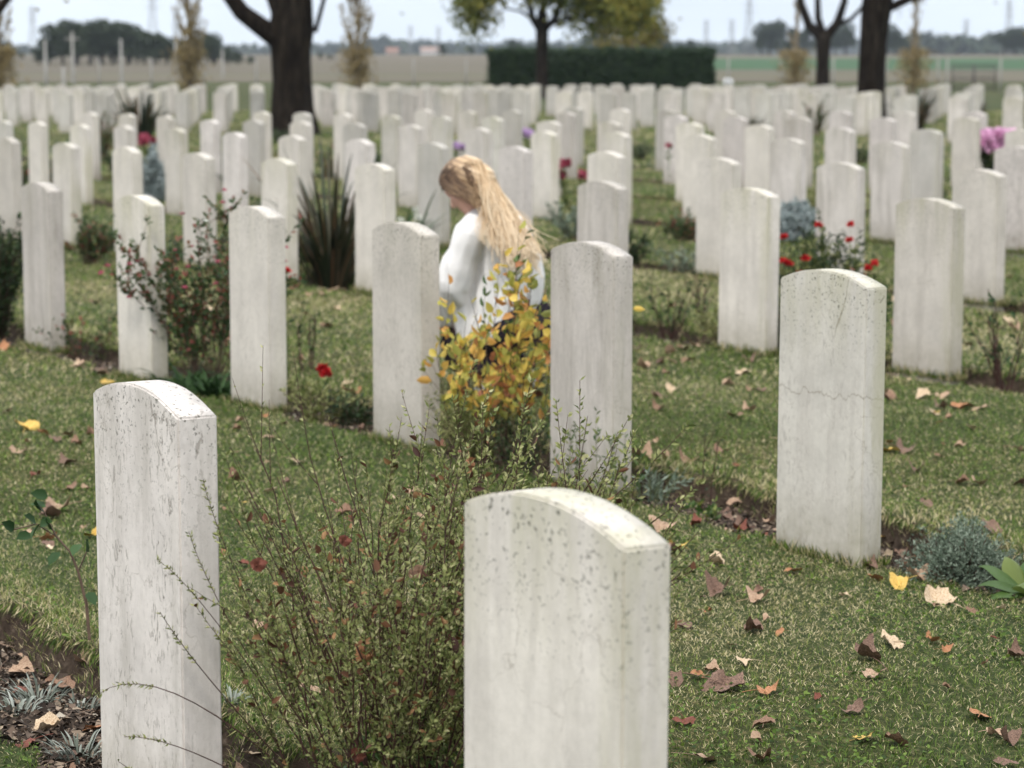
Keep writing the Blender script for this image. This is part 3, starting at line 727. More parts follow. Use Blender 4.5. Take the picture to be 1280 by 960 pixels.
def bez(p0, p1, p2, n=7):
    t = np.linspace(0, 1, n)[:, None]
    return (1-t)**2*np.array(p0)+2*t*(1-t)*np.array(p1)+t*t*np.array(p2)
def stem_set(mb, n, height, spread, r0, rbase=.05, hv=.25, lean=(0, 0), sides=5, npt=8):
    out = []
    for _ in range(n):
        a = random.uniform(0, 2*PI); rr = spread*math.sqrt(random.random()); h = height*random.uniform(1-hv, 1)*(1-.25*(rr/max(spread, .01))**2)
        b = (math.cos(a)*rbase*random.random(), math.sin(a)*rbase*random.random(), -.02)
        e = (math.cos(a)*rr+lean[0], math.sin(a)*rr+lean[1], h)
        c = (e[0]*.35+b[0], e[1]*.35+b[1], h*.55)
        p = bez(b, c, e, npt); p[1:-1] += RNG.normal(size=(npt-2, 3))*.008*height
        tube(mb, p, np.linspace(r0, r0*.3, npt), sides); out.append(p)
    return out
def twigs(mb, stems, per, ln, r, start=.3, ang=.6):
    out = []
    for p in stems:
        for _ in range(per):
            i = random.randint(int(start*(len(p)-1)), len(p)-2); f = random.random()
            o = p[i]*(1-f)+p[i+1]*f; d = p[i+1]-p[i]; d = d/np.linalg.norm(d)+RNG.normal(size=3)*ang; d /= np.linalg.norm(d); d[2] = abs(d[2])*.8+.2
            L = ln*random.uniform(.5, 1.2); q = bez(o, o+d*L*.5, o+d*L+np.array([0, 0, .15*L]), 5)
            tube(mb, q, np.linspace(r, r*.4, 5), 4); out.append(q)
    return out
def leaves_on(mb, paths, per_m, L, W, shape, start=.1, rlo=0, rhi=1, out=.9):
    P, D, S = [], [], []
    for p in paths:
        seg = np.diff(p, axis=0); l = np.linalg.norm(seg, axis=1); tot = l.sum(); n = max(1, int(tot*per_m))
        for k in range(n):
            f = start+(1-start)*random.random(); i = min(int(f*(len(p)-1)), len(p)-2); g_ = f*(len(p)-1)-i
            P.append(p[i]+seg[i]*g_); t = seg[i]/max(l[i], 1e-6); v = RNG.normal(size=3); v -= t*v.dot(t); v /= np.linalg.norm(v)
            D.append(t*.8+v*out); S.append(f)
    if not P: return
    n = len(P); leaves(mb, np.array(P), np.array(D), L*(.6+.7*RNG.random(n)), W*(.6+.7*RNG.random(n)), rlo+(rhi-rlo)*RNG.random(n), shape)
def flower_obj(mat, parent, loc, r=.035, petals=9, name='flower', layers=2):
    mb = MB(); P, D = [], []
    for ly in range(layers):
        for k in range(petals):
            a = 2*PI*k/petals+ly*.4; el = .35+.55*ly
            P.append(np.array(loc)+np.array([0, 0, ly*r*.12])); D.append([math.cos(a)*math.cos(el), math.sin(a)*math.cos(el), math.sin(el)])
    n = len(P); leaves(mb, P, D, r*(.8+.4*RNG.random(n)), r*(.7+.3*RNG.random(n)), RNG.random(n), 'oval', .3)
    blob(mb, np.array(loc)+[0, 0, r*.25], r*.35, .5, 7, 5, .1)
    return mb.obj(name, mat, parent)
def shrub(name, label, loc, n, h, spread, leaf, L, W, per_m, shape='oval', r0=.004, tw=3, twl=.15, stem=STEM_DARK, start=.2, hv=.3, cat='shrub', rbase=.05, lean=(0,0), group=None, out=.9):
    root = empty(name, loc, label, cat, group)
    ms = MB(); st = stem_set(ms, n, h, spread, r0, rbase, hv, lean); tg = twigs(ms, st, tw, twl, r0*.45, start) if tw else []
    ms.obj('stems', stem, root)
    ml = MB(); leaves_on(ml, st, per_m, L, W, shape, start, out=out); leaves_on(ml, tg, per_m*1.6, L, W, shape, 0, out=out)
    ml.obj('foliage', LF[leaf], root)
    return root, st
def gz(x, y): return float(ground_z(x, y))

# 1. the wispy shrub in the front bed
bx_, by_ = -.19, 3.98
root = empty('wispy_shrub', (bx_, by_, gz(bx_, by_)), 'large wispy shrub of dark stems and tiny olive leaves between the two nearest headstones', 'shrub')
ms = MB()
stA = stem_set(ms, 84, .81, .43, .0027, .14, .28, (.10, .03))
stB = stem_set(ms, 30, .80, .26, .0028, .06, .25, (.27, .10))
stL = stem_set(ms, 9, .92, .15, .0028, .05, .12, (-.20, .1))
tgA = twigs(ms, stA, 9, .14, .0009, .50, .4); tgB = twigs(ms, stB, 8, .18, .0012, .25, .4); tgL = twigs(ms, stL, 4, .16, .0010, .3, .3)
arch = []
bz_ = gz(bx_, by_)
def AP(px, py, Y): q_ = at_depth(px, py, Y); return (q_[0]-bx_, q_[1]-by_, q_[2]-bz_)
for (e, m_) in (((197, 700), (262, 740)), ((122, 868), (215, 800)), ((155, 921), (240, 915)), ((236, 664), (262, 760)), ((200, 765), (250, 850)), ((254, 600), (275, 700)), ((148, 952), (200, 990))):
    p = bez((-.06, -.02, .06), AP(m_[0], m_[1], 3.90), AP(e[0], e[1], 3.86), 14); tube(ms, p, np.linspace(.0018, .0005, 14), 4); arch.append(p)
ms.obj('stems', STEM_DARK, root)
ml = MB()
leaves_on(ml, stA, 75, .012, .0055, 'diamond', .40); leaves_on(ml, tgA, 215, .012, .0052, 'diamond', .0)
leaves_on(ml, stB, 100, .014, .007, 'diamond', .2); leaves_on(ml, tgB, 220, .013, .006, 'diamond', .0)
leaves_on(ml, stL, 35, .010, .005, 'diamond', .4); leaves_on(ml, tgL, 60, .010, .004, 'diamond', 0)
for p in arch: leaves_on(ml, [p], 70, .010, .0035, 'diamond', .70)
ml.obj('foliage', LF['wispy'], root)
md = MB(); leaves_on(md, stA, .5, .030, .017, 'oval', .2); leaves_on(md, tgA, .05, .020, .011, 'oval', .2); md.obj('dead_leaves', LF['dead'], root)
mb2 = MB(); st = stem_set(mb2, 26, .34, .22, .0025, .10, .4, (.12, -.02)); tg = twigs(mb2, st, 3, .10, .0012)
mb2.obj('low_stems', STEM_BROWN, root)
ml = MB(); leaves_on(ml, st, 65, .026, .013, 'oval', .25); leaves_on(ml, tg, 90, .024, .012, 'oval', 0); ml.obj('low_foliage', LF['broad'], root)

# 2. yellow shrub between the plain and the streaked headstone
x, y = ground_pt(618, 560); y = 7.85; x = (618-640)/2845*y
root, st = shrub('autumn_shrub', 'shrub with yellow and orange autumn leaves, in front of the crouching woman', (x, y, gz(x, y)), 26, .72, .31, 'yellow', .046, .028, 15, 'oval', .0024, 6, .15, STEM_DARK, .36, .42, rbase=.15, lean=(.04, 0))
mb3 = MB(); st2 = stem_set(mb3, 4, .92, .12, .0025, .03, .15, (.09, 0)); mb3.obj('tall_stems', STEM_BROWN, root)
ml = MB(); leaves_on(ml, st2, 15, .036, .015, 'oval', .6, out=.8); ml.obj('tall_foliage', LF['broad'], root)
# low weeds and heath around its foot
for (px, py, h, sp, n, leafk, L, W, per, lab) in (
    (598, 578, .30, .20, 80, 'wispy', .016, .006, 150, 'low dense heath clump at the foot of the yellow shrub'),
    (668, 588, .36, .12, 12, 'wispy', .018, .006, 50, 'olive-green leafy sprigs between the yellow shrub and the damp-streaked headstone'),
    (650, 592, .24, .14, 34, 'dark', .016, .007, 110, 'low dark green shrub at the left foot of the damp-streaked headstone'),
    (400, 520, .20, .16, 30, 'wispy', .022, .010, 60, 'low tangled green plant under the red poppies'),
    (440, 520, .15, .14, 26, 'dark', .024, .011, 60, 'low dark plant left of the smooth pale headstone')):
    x, y = ground_pt(px, py); shrub('low_plant', lab, (x, y, gz(x, y)), n, h, sp, leafk, L, W, per, 'diamond' if L < .02 else 'oval', .0018, 2, .06, STEM_BROWN, .1, .4, cat='plant')
# tall seed-bearing weeds before the streaked headstone
for (px, py, h, lab) in ((705, 612, .30, 'thin weed before the left half of the damp-streaked headstone'), (748, 622, .42, 'tall thin leafy weed before the right half of the damp-streaked headstone'), (778, 630, .26, 'short leafy weed at the right corner of the damp-streaked headstone')):
    x, y = ground_pt(px, py); shrub('weed', lab, (x, y, 0), 4, h, .07, 'broad', .028, .008, 55, 'oval', .0016, 2, .05, STEM_GREEN, .1, .2, cat='weed')
# 3. rose bush with red tips
x, y = ground_pt(262, 478)
root, st = shrub('rose_bush', 'bushy rose with small dark leaves and red tips between two white headstones at left', (x, y, gz(x, y)), 28, .84, .42, 'redtip', .027, .015, 50, 'oval', .0040, 7, .16, STEM_BROWN, .34, .25)
for k in range(34):
    p = st[k % len(st)][-1]+RNG.normal(size=3)*[.06, .06, .05]; 
    flower_obj(FL['crimson' if k % 4 else 'white'], root, p, .014, 5, 'rose_hip' if k % 4 else 'flower', 1)
# strap-leaved clumps at its foot
def straps(name, label, loc, n, L, W, leaf, droop=.5, spread=.1, cat='plant', upright=.8, rl=(0, 1)):
    root = empty(name, loc, label, cat)
    mb = MB()
    for _ in range(n):
        a = random.uniform(0, 2*PI); l = L*random.uniform(.55, 1.1); o = np.array([math.cos(a)*spread*random.random(), math.sin(a)*spread*random.random(), 0])
        up = upright*random.uniform(.7, 1.2); d = np.array([math.cos(a), math.sin(a), 0])
        tip = o+d*l*(1-up*.6)*.9+np.array([0, 0, l*up*(1-droop*random.random())]); c = o+d*l*.2+np.array([0, 0, l*up*.75])
        p = bez(o, c, tip, 8); strap(mb, p, W*np.array([.6,.8,1,1,.9,.75,.5,.06]), rl[0]+(rl[1]-rl[0])*random.random(), np.cross(d, [0, 0, 1])+RNG.normal(size=3)*.2)
    mb.obj('leaves', LF[leaf], root); return root
x, y = ground_pt(232, 484); straps('foliage_clump', 'dark green strappy clump at the foot of the red-tipped rose, left one', (x, y, gz(x, y)), 110, .24, .014, 'rosegreen', .9, .10, upright=.55)
x, y = ground_pt(268, 490); straps('foliage_clump', 'dark green strappy clump at the foot of the red-tipped rose, touching the headstone', (x, y, gz(x, y)), 100, .24, .014, 'rosegreen', .9, .10, upright=.55)
# 5. dark bush far left
x, y = ground_pt(-8, 412)
shrub('dark_bush', 'dense dark green bush cut by the left edge beside a headstone', (x, y, gz(x, y)), 60, .68, .24, 'dark', .030, .015, 60, 'oval', .004, 4, .14, STEM_DARK, .05, .3)
x, y = ground_pt(100, 440); shrub('low_plant', 'low thin plant between the two leftmost headstones of the near row', (x, y, gz(x, y)), 16, .30, .22, 'redtip', .025, .013, 30, 'oval', .002, 2, .08, STEM_BROWN, .2, .4, cat='plant')
x, y = ground_pt(196, 468); shrub('low_plant', 'small leafy plant right beside the headstone behind the rose branches', (x, y, gz(x, y)), 14, .16, .12, 'broad', .03, .016, 50, 'oval', .002, 2, .05, STEM_BROWN, .2, .4, cat='plant')
# 6. spiky strap clump
x, y = ground_pt(415, 348)
straps('spiky_clump', 'tall dark spiky strap-leaved clump with brownish blades', (x, y, gz(x, y)), 150, .98, .020, 'iris', .30, .16, upright=.86)
x, y = ground_pt(500, 330); straps('iris_clump', 'green strappy clump with white flowers behind the woman', (x, y, 0), 60, .55, .022, 'rosegreen', .5, .12, upright=.8)
r_ = [o for o in bpy.data.objects if o.name.startswith('iris_clump')][-1]
for k in range(7): flower_obj(FL['white'], r_, (random.uniform(.0, .16), -.15+random.uniform(-.05, .05), .30+random.uniform(-.09, .12)), .035, 6)
# 7. poppies and single flowers
def stem_flower(name, label, px, py_top, py_base, col, r=.035, n=1, sp=.02, leaf='broad', fname='flower', lf=True, cat='flower', group=None, dx=0, petals=9):
    x, y = ground_pt(px, py_base); root = empty(name, (x, y, gz(x, y)), label, cat, group)
    X, Y, Z = at_depth(px, py_top, y); ms = MB(); tips = []
    for k in range(n):
        e = (random.uniform(-sp, sp)+dx, random.uniform(-sp, sp), Z-gz(x, y)-random.random()*sp*.8)
        p = bez((0, 0, 0), (e[0]*.2, 0, e[2]*.6), e, 7); tube(ms, p, .0022, 4); tips.append(p)
    ms.obj('stem', STEM_GREEN, root)
    if lf: ml = MB(); leaves_on(ml, tips, 45, .05, .018, 'oval', .05); ml.obj('foliage', LF[leaf], root)
    for p in tips: flower_obj(FL[col], root, p[-1], r, petals, fname)
    return root
stem_flower('poppy', 'red poppy on a thin stem left of the smooth pale headstone', 411, 464, 500, 'red', .032, 2, .03, lf=False)
stem_flower('poppy', 'red poppy close against the side of a headstone, below the spiky clump', 357, 341, 455, 'red', .030, 1, .01, lf=False)
stem_flower('tulip_cluster', 'cluster of dark red flowers behind the damp-streaked headstone', 708, 203, 262, 'crimson', .075, 7, .20, cat='flowers', petals=7)
stem_flower('lone_rose', 'single thin stem with a dark red rose before distant white stones', 835, 183, 250, 'crimson', .045, 1, .01, cat='flower')
stem_flower('pink_flowers', 'spray of pink flowers at the right behind a veined headstone', 1236, 170, 232, 'pink', .11, 34, .24, 'dark', cat='flowers')
stem_flower('lilac_flower', 'lilac flower showing above the woman\'s head', 573, 183, 230, 'lilac', .07, 3, .05, cat='flower')
stem_flower('lilac_flower', 'pink-lilac flowers between distant headstones right of the woman', 661, 165, 200, 'lilac', .09, 4, .10, cat='flower')
stem_flower('red_flowers', 'blurred red flowers on the left among distant headstones', 186, 172, 205, 'crimson', .10, 5, .14, cat='flowers')
stem_flower('orange_flowers', 'tiny orange flowers in front of a far-left headstone', 38, 214, 226, 'red', .05, 4, .16, cat='flowers')
# 9. red-flowered bush on the right
x, y = ground_pt(1030, 428)
root, st = shrub('red_flower_bush', 'bushy plant with red blooms behind the cracked headstone', (x, y, gz(x, y)), 44, .58, .26, 'dark', .030, .009, 60, 'oval', .003, 4, .12, STEM_GREEN, .15, .3)
ml = MB(); leaves_on(ml, st, 70, .03, .010, 'oval', .5); ml.obj('young_foliage', LF['wispy'], root)
for (px, py) in ((980, 298), (979, 328), (986, 331), (1007, 324), (1023, 283), (1062, 302), (1063, 282), (1085, 337), (1093, 331), (1000, 345), (1078, 350)):
    X, Y, Z = at_depth(px, py, y-.12); flower_obj(FL['red'], root, (X-x, -.12, Z-gz(x, y)), .026, 8)
x, y = ground_pt(966, 436); shrub('low_plant', 'small dark plant against the algae-stained side of a headstone', (x, y, gz(x, y)), 18, .36, .07, 'dark', .022, .008, 70, 'diamond', .002, 2, .06, STEM_DARK, .1, .3, cat='plant')
# silver-blue shrubs
def dome(name, label, loc, r, hgt, n, L, W, leaf, cat='shrub', sprig=.05):
    root = empty(name, loc, label, cat); mb = MB(); ms = MB(); paths = []
    for _ in range(n):
        v = RNG.normal(size=3); v[2] = abs(v[2]); v /= np.linalg.norm(v); k = .55+.45*random.random()
        bump_ = 1+.12*math.sin(v[0]*7+1)+.12*math.sin(v[1]*8)
        e = v*np.array([r, r, hgt])*bump_*k; o = e*(1-sprig/max(r, .01)*.8); p = bez(o, (o+e)/2+RNG.normal(size=3)*.01, e+np.array([0, 0, sprig*.4]), 4); paths.append(p)
        if _ % 4 == 0: tube(ms, bez((0, 0, 0), o*.6, e, 4), .0015, 3)
    ms.obj('stems', STEM_BROWN, root)
    leaves_on(mb, paths, 230, L, W, 'diamond', 0, out=.8); mb.obj('foliage', LF[leaf], root); return root
x, y = ground_pt(192, 252); dome('silver_shrub', 'silvery blue rounded shrub between blurred headstones on the left', (x, y, 0), .17, .50, 500, .035, .018, 'silverblue')
x, y = ground_pt(995, 300); dome('silver_shrub', 'silvery blue shrub left of the headstone behind the red-flowered bush', (x, y, 0), .32, .30, 500, .035, .018, 'silverblue')
x, y = ground_pt(1205, 722); y += .02
dome('grey_juniper', 'low bushy grey-green juniper in the bed right of the cracked headstone', (x, y, gz(x, y)-.01), .155, .185, 1900, .013, .0038, 'bluegrey', sprig=.035)
# 11. large green leaves at the right edge
x, y = ground_pt(1285, 745)
root = empty('broad_leaved_plant', (x, y, gz(x, y)), 'plant with large glossy green leaves cut by the right edge', 'plant')
mb = MB(); ms = MB()
for k, (a, el, l) in enumerate(((2.8, .6, .16), (3.3, .35, .15), (2.2, .9, .14), (3.6, .15, .13), (1.2, .7, .16), (4.4, .5, .14), (.2, .6, .15), (5.4, .4, .15))):
    d = np.array([math.cos(a)*math.cos(el), math.sin(a)*math.cos(el), math.sin(el)]); s_ = np.cross(d, [0, 0, 1]); s_ /= np.linalg.norm(s_)
    o = np.array([0, 0, .03]); p = bez(o, o+d*l*.6+np.array([0, 0, .04]), o+d*l-np.array([0, 0, .02]), 9)
    strap(mb, p, .072*np.array([.1,.45,.8,1,1,.85,.6,.3,.03]), .3+.5*random.random(), s_); tube(ms, [(0, 0, -.01), o], .004, 5)
mb.obj('leaves', LF['broad'], root); ms.obj('stem', STEM_GREEN, root)
# 12. rose seedling left
x, y = ground_pt(112, 805); y = 5.2; x = (108-640)/2845*y
root = empty('rose_seedling', (x, y, gz(x, y)), 'young rose with a few dark glossy leaves beside the veined headstone', 'plant')
ms = MB(); mb = MB(); gzz = gz(x, y)
def P_(px, py, Y=5.2):
    X, YY, Z = at_depth(px, py, Y); return np.array([X-x, YY-y, Z-gzz])
main = np.array([P_(112, 800), P_(108, 755), P_(98, 715), P_(88, 690), P_(70, 670), P_(62, 655)]); tube(ms, main, np.linspace(.0045, .002, 6), 6)
br = [np.array([P_(98, 715), P_(104, 700), P_(108, 690)]), np.array([P_(70, 670), P_(45, 655), P_(18, 662), P_(2, 655)]), np.array([P_(70, 670), P_(55, 640), P_(48, 630)])]
for b_ in br: tube(ms, b_, .0018, 5)
LPx = [(50,655,38,670), (40,668,22,672), (62,662,58,645), (50,655,66,650), (38,630,70,632), (55,640,40,622), (60,620,36,615), (108,690,112,666), (100,680,92,690), (110,740,120,755), (18,662,4,652), (45,655,30,640), (75,690,60,705)]
for (a, b_, c, d_) in LPx:
    p0 = P_(a, b_); p1 = P_(c, d_, 5.17); dd = p1-p0; leaves(mb, [p0], [dd+np.array([0, -.004, .0])], .045, .030, random.random(), 'oval', .15, up=[[0, -.6, .8]])
ms.obj('stem', STEM_BROWN, root); mb.obj('foliage', LF['rosegreen'], root)
# 13. silvery lavender / pinks clumps at lower left
for (px, py, r, lab) in ((45, 850, .11, 'silvery narrow-leaved clump on the soil at the lower left'), (100, 845, .07, 'small silvery rosette touching the veined headstone'),
                         (100, 930, .11, 'silvery rosette at the bottom edge left of the veined headstone'), (20, 870, .08, 'silvery clump cut by the left edge, low'), (290, 880, .06, 'silvery sprig on the soil right of the veined headstone')):
    x, y = ground_pt(px, py); straps('silver_clump', lab, (x, y, gz(x, y)), int(560*r), r*.8, .005, 'silver', .5, r*.55, upright=.7)
# 14. plants on the soil left of the cracked headstone
x, y = ground_pt(815, 618); shrub('blue_spurge', 'blue-green feathery plant at the right foot of the damp-streaked headstone', (x, y, gz(x, y)), 16, .12, .13, 'bluegrey', .03, .008, 120, 'diamond', .002, 0, .05, STEM_GREEN, .1, .3, cat='plant')
x, y = ground_pt(880, 640); shrub('small_plant', 'small fresh green leafy plant on the dark soil', (x, y, gz(x, y)), 14, .07, .06, 'broad', .026, .018, 60, 'oval', .002, 0, .05, STEM_GREEN, .2, .4, cat='plant')
x, y = ground_pt(888, 612); shrub('bare_twig', 'bare thin twig rising from the cut lawn edge', (x, y, gz(x, y)), 2, .30, .06, 'dark', .016, .008, 14, 'oval', .003, 3, .07, STEM_DARK, .2, .1, cat='twig')
# 16/17. pruned roses
for (px, py, n, h, sp, lab) in ((835, 412, 7, .34, .16, 'pruned bare rose stems left of the algae-stained headstone'), (878, 405, 5, .28, .12, 'pruned rose stems close to the algae-stained headstone'),
      (1255, 478, 8, .42, .20, 'thorny half-bare rose at the right edge'), (386, 462, 3, .30, .05, 'thin leaning stems beside the headstone with the red poppy'), (330, 470, 3, .2, .06, 'thin twigs in front of the bed beside the red-tipped rose')):
    x, y = ground_pt(px, py); shrub('pruned_rose', lab, (x, y, gz(x, y)), n, h, sp, 'rosegreen', .03, .017, 10, 'oval', .0055, 3, .12, STEM_DARK, .25, .2, cat='rose')
x, y = ground_pt(820, 395); 
# blurred planting between the rows
for i, (px, py, h, sp, lk, lab) in enumerate(((775, 330, .30, .25, 'dark', 'low dark green planting right behind the pale stone with the ivy stain'), (720, 300, .28, .28, 'bluegrey', 'low grey-green mound right of the woman'),
     (740, 262, .30, .12, 'wispy', 'fresh green sprig left of the pale stone with the ivy stain'), (855, 300, .16, .2, 'redtip', 'low brownish plants in the bed right of centre'), (20, 235, .25, .3, 'dark', 'low plants in front of a far-left headstone'),
     (110, 330, .30, .2, 'redtip', 'thin reddish plant on the grass strip at left'), (1160, 250, .2, .2, 'dark', 'low dark plant behind the speckled headstone'), (1020, 170, .8, .30, 'redtip', 'tall brown-tinted shrub among distant stones right of centre'),
     (128, 200, .7, .25, 'redtip', 'dull purple shrub among distant stones at the left'))):
    x, y = ground_pt(px, py); shrub('bed_plant', lab, (x, y, gz(x, y)), 22, h, sp, lk, .04, .018, 50, 'oval', .004, 3, .1, STEM_BROWN, .15, .4, cat='plant')
for (px, py, l, lab) in ((175, 175, 1.0, 'dark spiky clump among distant stones at the left'), (1142, 165, .95, 'dark spiky clump among distant stones at the right'), (1215, 150, .6, 'dark rounded bush among distant stones near the right edge'), (930, 178, .6, 'dark clump among distant stones right of the hedge end')):
    x, y = ground_pt(px, py); straps('spiky_clump', lab, (x, y, 0), 120, l, .05, 'iris', .5, .2, upright=.9)
for (px, py) in ((690, 195), (350, 180), (590, 215), (960, 215), (1075, 205), (270, 215), (470, 215), (800, 200)):
    x, y = ground_pt(px, py); shrub('bed_plant', 'low blurred green planting in a middle-block bed', (x, y, 0), 16, .25, .22, 'dark', .05, .022, 35, 'oval', .004, 2, .1, STEM_BROWN, .15, .4, cat='plant', group='low blurred green plantings')

KINDS = [('dark', .035, .015, 'low dark green leafy plant in a bed between blurred headstones', .24), ('wispy', .03, .010, 'low fresh green plant in a bed between blurred headstones', .22),
         ('redtip', .03, .015, 'small reddish rose bush in a bed between blurred headstones', .38), ('bluegrey', .03, .008, 'low grey-green cushion in a bed between blurred headstones', .16)]
protos = []
for lk, L_, W_, lab, h in KINDS:
    r0_, _s = shrub('bed_plant', lab, (0, 0, 0), 18, h, .2, lk, L_, W_, 55, 'oval', .0035, 3, .1, STEM_BROWN, .1, .4, cat='plant', group=lab)
    protos.append([r0_, True])
pr = random.Random(5)
for k, lst in sorted(mid_rows.items()):
    if k > 5: continue
    for (ta, _a, Xa, Ya), (tb, _b, Xb, Yb) in zip(lst[:-1], lst[1:]):
        if pr.random() < .38 or abs(ta-tb) > 1.8: continue
        f_ = pr.uniform(.3, .7); X = Xa*(1-f_)+Xb*f_+N[0]*.2; Y = Ya*(1-f_)+Yb*f_+N[1]*.2
        if abs(X-(-1.2)) < .5 and abs(Y-14.7) < .8: continue
        pi_ = pr.choices([0, 1, 2, 3], [4, 3, 3, 2])[0]; pz = protos[pi_]
        o = pz[0] if pz[1] else copy_tree(pz[0]); pz[1] = False
        o.location = (X, Y, gz(X, Y)); o.rotation_euler.z = pr.random()*6; sc = pr.uniform(.8, 1.3); o.scale = (sc, sc, sc)

# ------------------------------------------------------------------ trees
def make_tree(name, label, base, trunk_pts, limbs, leafk, lsize, per_end, depth=3, bark=BARK, group=None, len0=1.6, bsides=12, droop=.0, crown_r=.5, dead=0.0):
    """trunk_pts [(x,y,z,r)...] local; limbs: list of the same starting on the trunk"""
    root = empty(name, base, label, 'tree', group)
    mt = MB(); ends = []
    def grow(p, d, L, r, lvl):
        d = d/np.linalg.norm(d); m = p+d*L*.5+RNG.normal(size=3)*L*.07; e = p+d*L+RNG.normal(size=3)*L*.06
        q = bez(p, m, e, 5); tube(mt, q, np.linspace(r, r*.62, 5), 6 if lvl > 1 else 4)
        if lvl <= 0: ends.append((e, d)); ends.append((m, d)); return
        for _ in range(random.choice([2, 3, 3])):
            nd_ = d+RNG.normal(size=3)*.55; nd_[2] += .12-droop; grow(e, nd_, L*random.uniform(.6, .85), r*.6, lvl-1)
        if random.random() < .5: nd_ = d+RNG.normal(size=3)*.8; grow(m, nd_, L*.6, r*.45, lvl-1)
    T = np.array(trunk_pts, float); tube(mt, T[:, :3], T[:, 3], bsides)
    for lm in limbs:
        A = np.array(lm, float); tube(mt, A[:, :3], A[:, 3], 8); d = A[-1, :3]-A[-2, :3]
        for _ in range(3): grow(A[-1, :3], d/np.linalg.norm(d)+RNG.normal(size=3)*.4, len0*random.uniform(.7, 1.1), A[-1, 3]*.8, depth-1)
    mt.obj('trunk', bark, root, smooth=True)
    mc = MB(); P, D = [], []
    for e, d in ends:
        if random.random() < dead: continue
        k = per_end; P.append(e+RNG.normal(size=(k, 3))*crown_r); v = RNG.normal(size=(k, 3)); v[:, 2] -= .4; D.append(v)
    P = np.concatenate(P); D = np.concatenate(D); n = len(P)
    leaves(mc, P, D, lsize*(.6+.8*RNG.random(n)), lsize*.8*(.6+.6*RNG.random(n)), np.clip(RNG.random(n)*.7+.3*np.sin(P[:, 0]*1.3+P[:, 2])*.5+.15, 0, 1), 'diamond')
    mc.obj('crown', LF[leafk], root)
    return root
# thick trunk at left
s1 = 63.6; Y1 = 44.7; X1 = -4.28
make_tree('broad_tree', 'tree with the thickest dark trunk, forking low, left of centre', (X1, Y1, 0),
  [(0,0,-.1,.62), (0,0,.12,.52), (.0,0,.45,.43), (0,0,1.0,.385), (-.02,0,1.6,.39), (0,0,2.0,.44), (.02,0,2.4,.40), (.04,0,3.4,.34), (.1,0,4.5,.26)],
  [[(-.15,0,1.75,.22), (-.55,-.1,2.05,.19), (-.95,-.1,2.35,.17), (-1.35,0,2.9,.15), (-1.9,.1,3.8,.12)],
   [(-.1,0,2.1,.20), (-.28,0,2.5,.17), (-.5,.1,3.1,.15), (-.7,.2,4.0,.12)], [(.2,0,2.2,.14), (.45,.2,2.0,.06), (.6,.1,2.5,.045), (.75,.1,3.0,.04)],
   [(.1,0,4.3,.22), (.3,.2,5.0,.16)], [(.0,0,3.6,.2), (.7,.3,4.6,.14)]], 'tree', .13, 16, 3, len0=1.4, dead=.3)
make_tree('broad_tree', 'straight dark thick-trunked tree near the right, its lower bough going right', (7.98, 51, 0),
  [(0,0,-.1,.46), (0,0,.2,.36), (0,0,.8,.31), (.02,0,1.8,.30), (.08,0,2.6,.34), (.2,0,3.4,.32), (.4,0,4.6,.25)],
  [[(.3,0,2.55,.10), (.8,0,2.78,.09), (1.5,-.1,2.95,.08), (2.2,-.2,3.3,.06)], [(.0,0,3.0,.16), (-.3,.2,3.6,.13), (-.8,.3,4.6,.1)], [(.4,0,4.4,.2), (.6,.2,5.4,.15)], [(.3,0,3.5,.16), (1.1,.1,4.4,.12)]],
  'treeyellow', .13, 10, 3, len0=1.4, droop=.12, dead=.45)
make_tree('forked_tree', 'slimmer dark tree forking into three upright limbs left of the right-hand trunk', (11.5, 85, 0),
  [(0,0,-.1,.34), (0,0,.3,.28), (0,0,1.4,.24), (0,0,2.2,.28), (0,0,2.45,.26)],
  [[(0,0,2.2,.22), (-.55,0,2.75,.17), (-.85,0,3.5,.15), (-1.0,0,4.6,.1)], [(0,0,2.3,.18), (-.2,.1,3.0,.13), (-.25,.1,4.2,.1)], [(0,0,2.2,.2), (.5,0,2.8,.17), (.75,0,3.6,.13), (.8,0,4.6,.1)],
   [(.4,0,2.7,.1), (1.0,0,2.95,.08), (1.6,0,3.6,.06)]], 'treeyellow', .13, 5, 3, len0=1.3, dead=.6)
make_tree('hedge_tree', 'small tree with green and yellow leaves standing in front of the hedge', (1.15, 88, 0),
  [(0,0,-.1,.32), (0,0,.3,.27), (0,0,1.6,.22), (0,0,2.4,.25), (0,0,2.8,.24), (0,0,3.4,.16)],
  [[(0,0,2.5,.17), (-.35,0,3.0,.14), (-.5,0,3.7,.1)], [(0,0,2.5,.15), (.45,.1,3.0,.12), (.8,.1,3.8,.09)], [(0,0,3.2,.13), (.1,.2,4.2,.09)], [(.2,0,2.8,.09), (1.2,0,3.1,.06), (1.9,0,3.3,.04)], [(-.2,0,2.9,.08), (-.8,0,3.3,.05), (-1.3,0,3.4,.035)]],
  'tree', .19, 58, 3, len0=.95, crown_r=.36, droop=.06)
make_tree('yellow_tree', 'yellowish leafy tree rising behind the hedge', (5.4, 102, 0),
  [(0,0,-.1,.25), (0,0,1.0,.2), (0,0,2.5,.15)], [[(0,0,1.6,.1), (-.5,0,2.5,.08), (-.6,0,3.4,.06)], [(0,0,1.8,.1), (.5,0,2.6,.07), (.6,0,3.6,.05)], [(0,0,2.4,.1), (0,.1,3.6,.08)], [(0,0,1.2,.08), (.5,.3,2.0,.05)], [(0,0,1.2,.08), (-.4,-.3,2.0,.05)]],
  'treeyellow', .17, 50, 2, len0=.7, crown_r=.33, bark=PALEBARK)
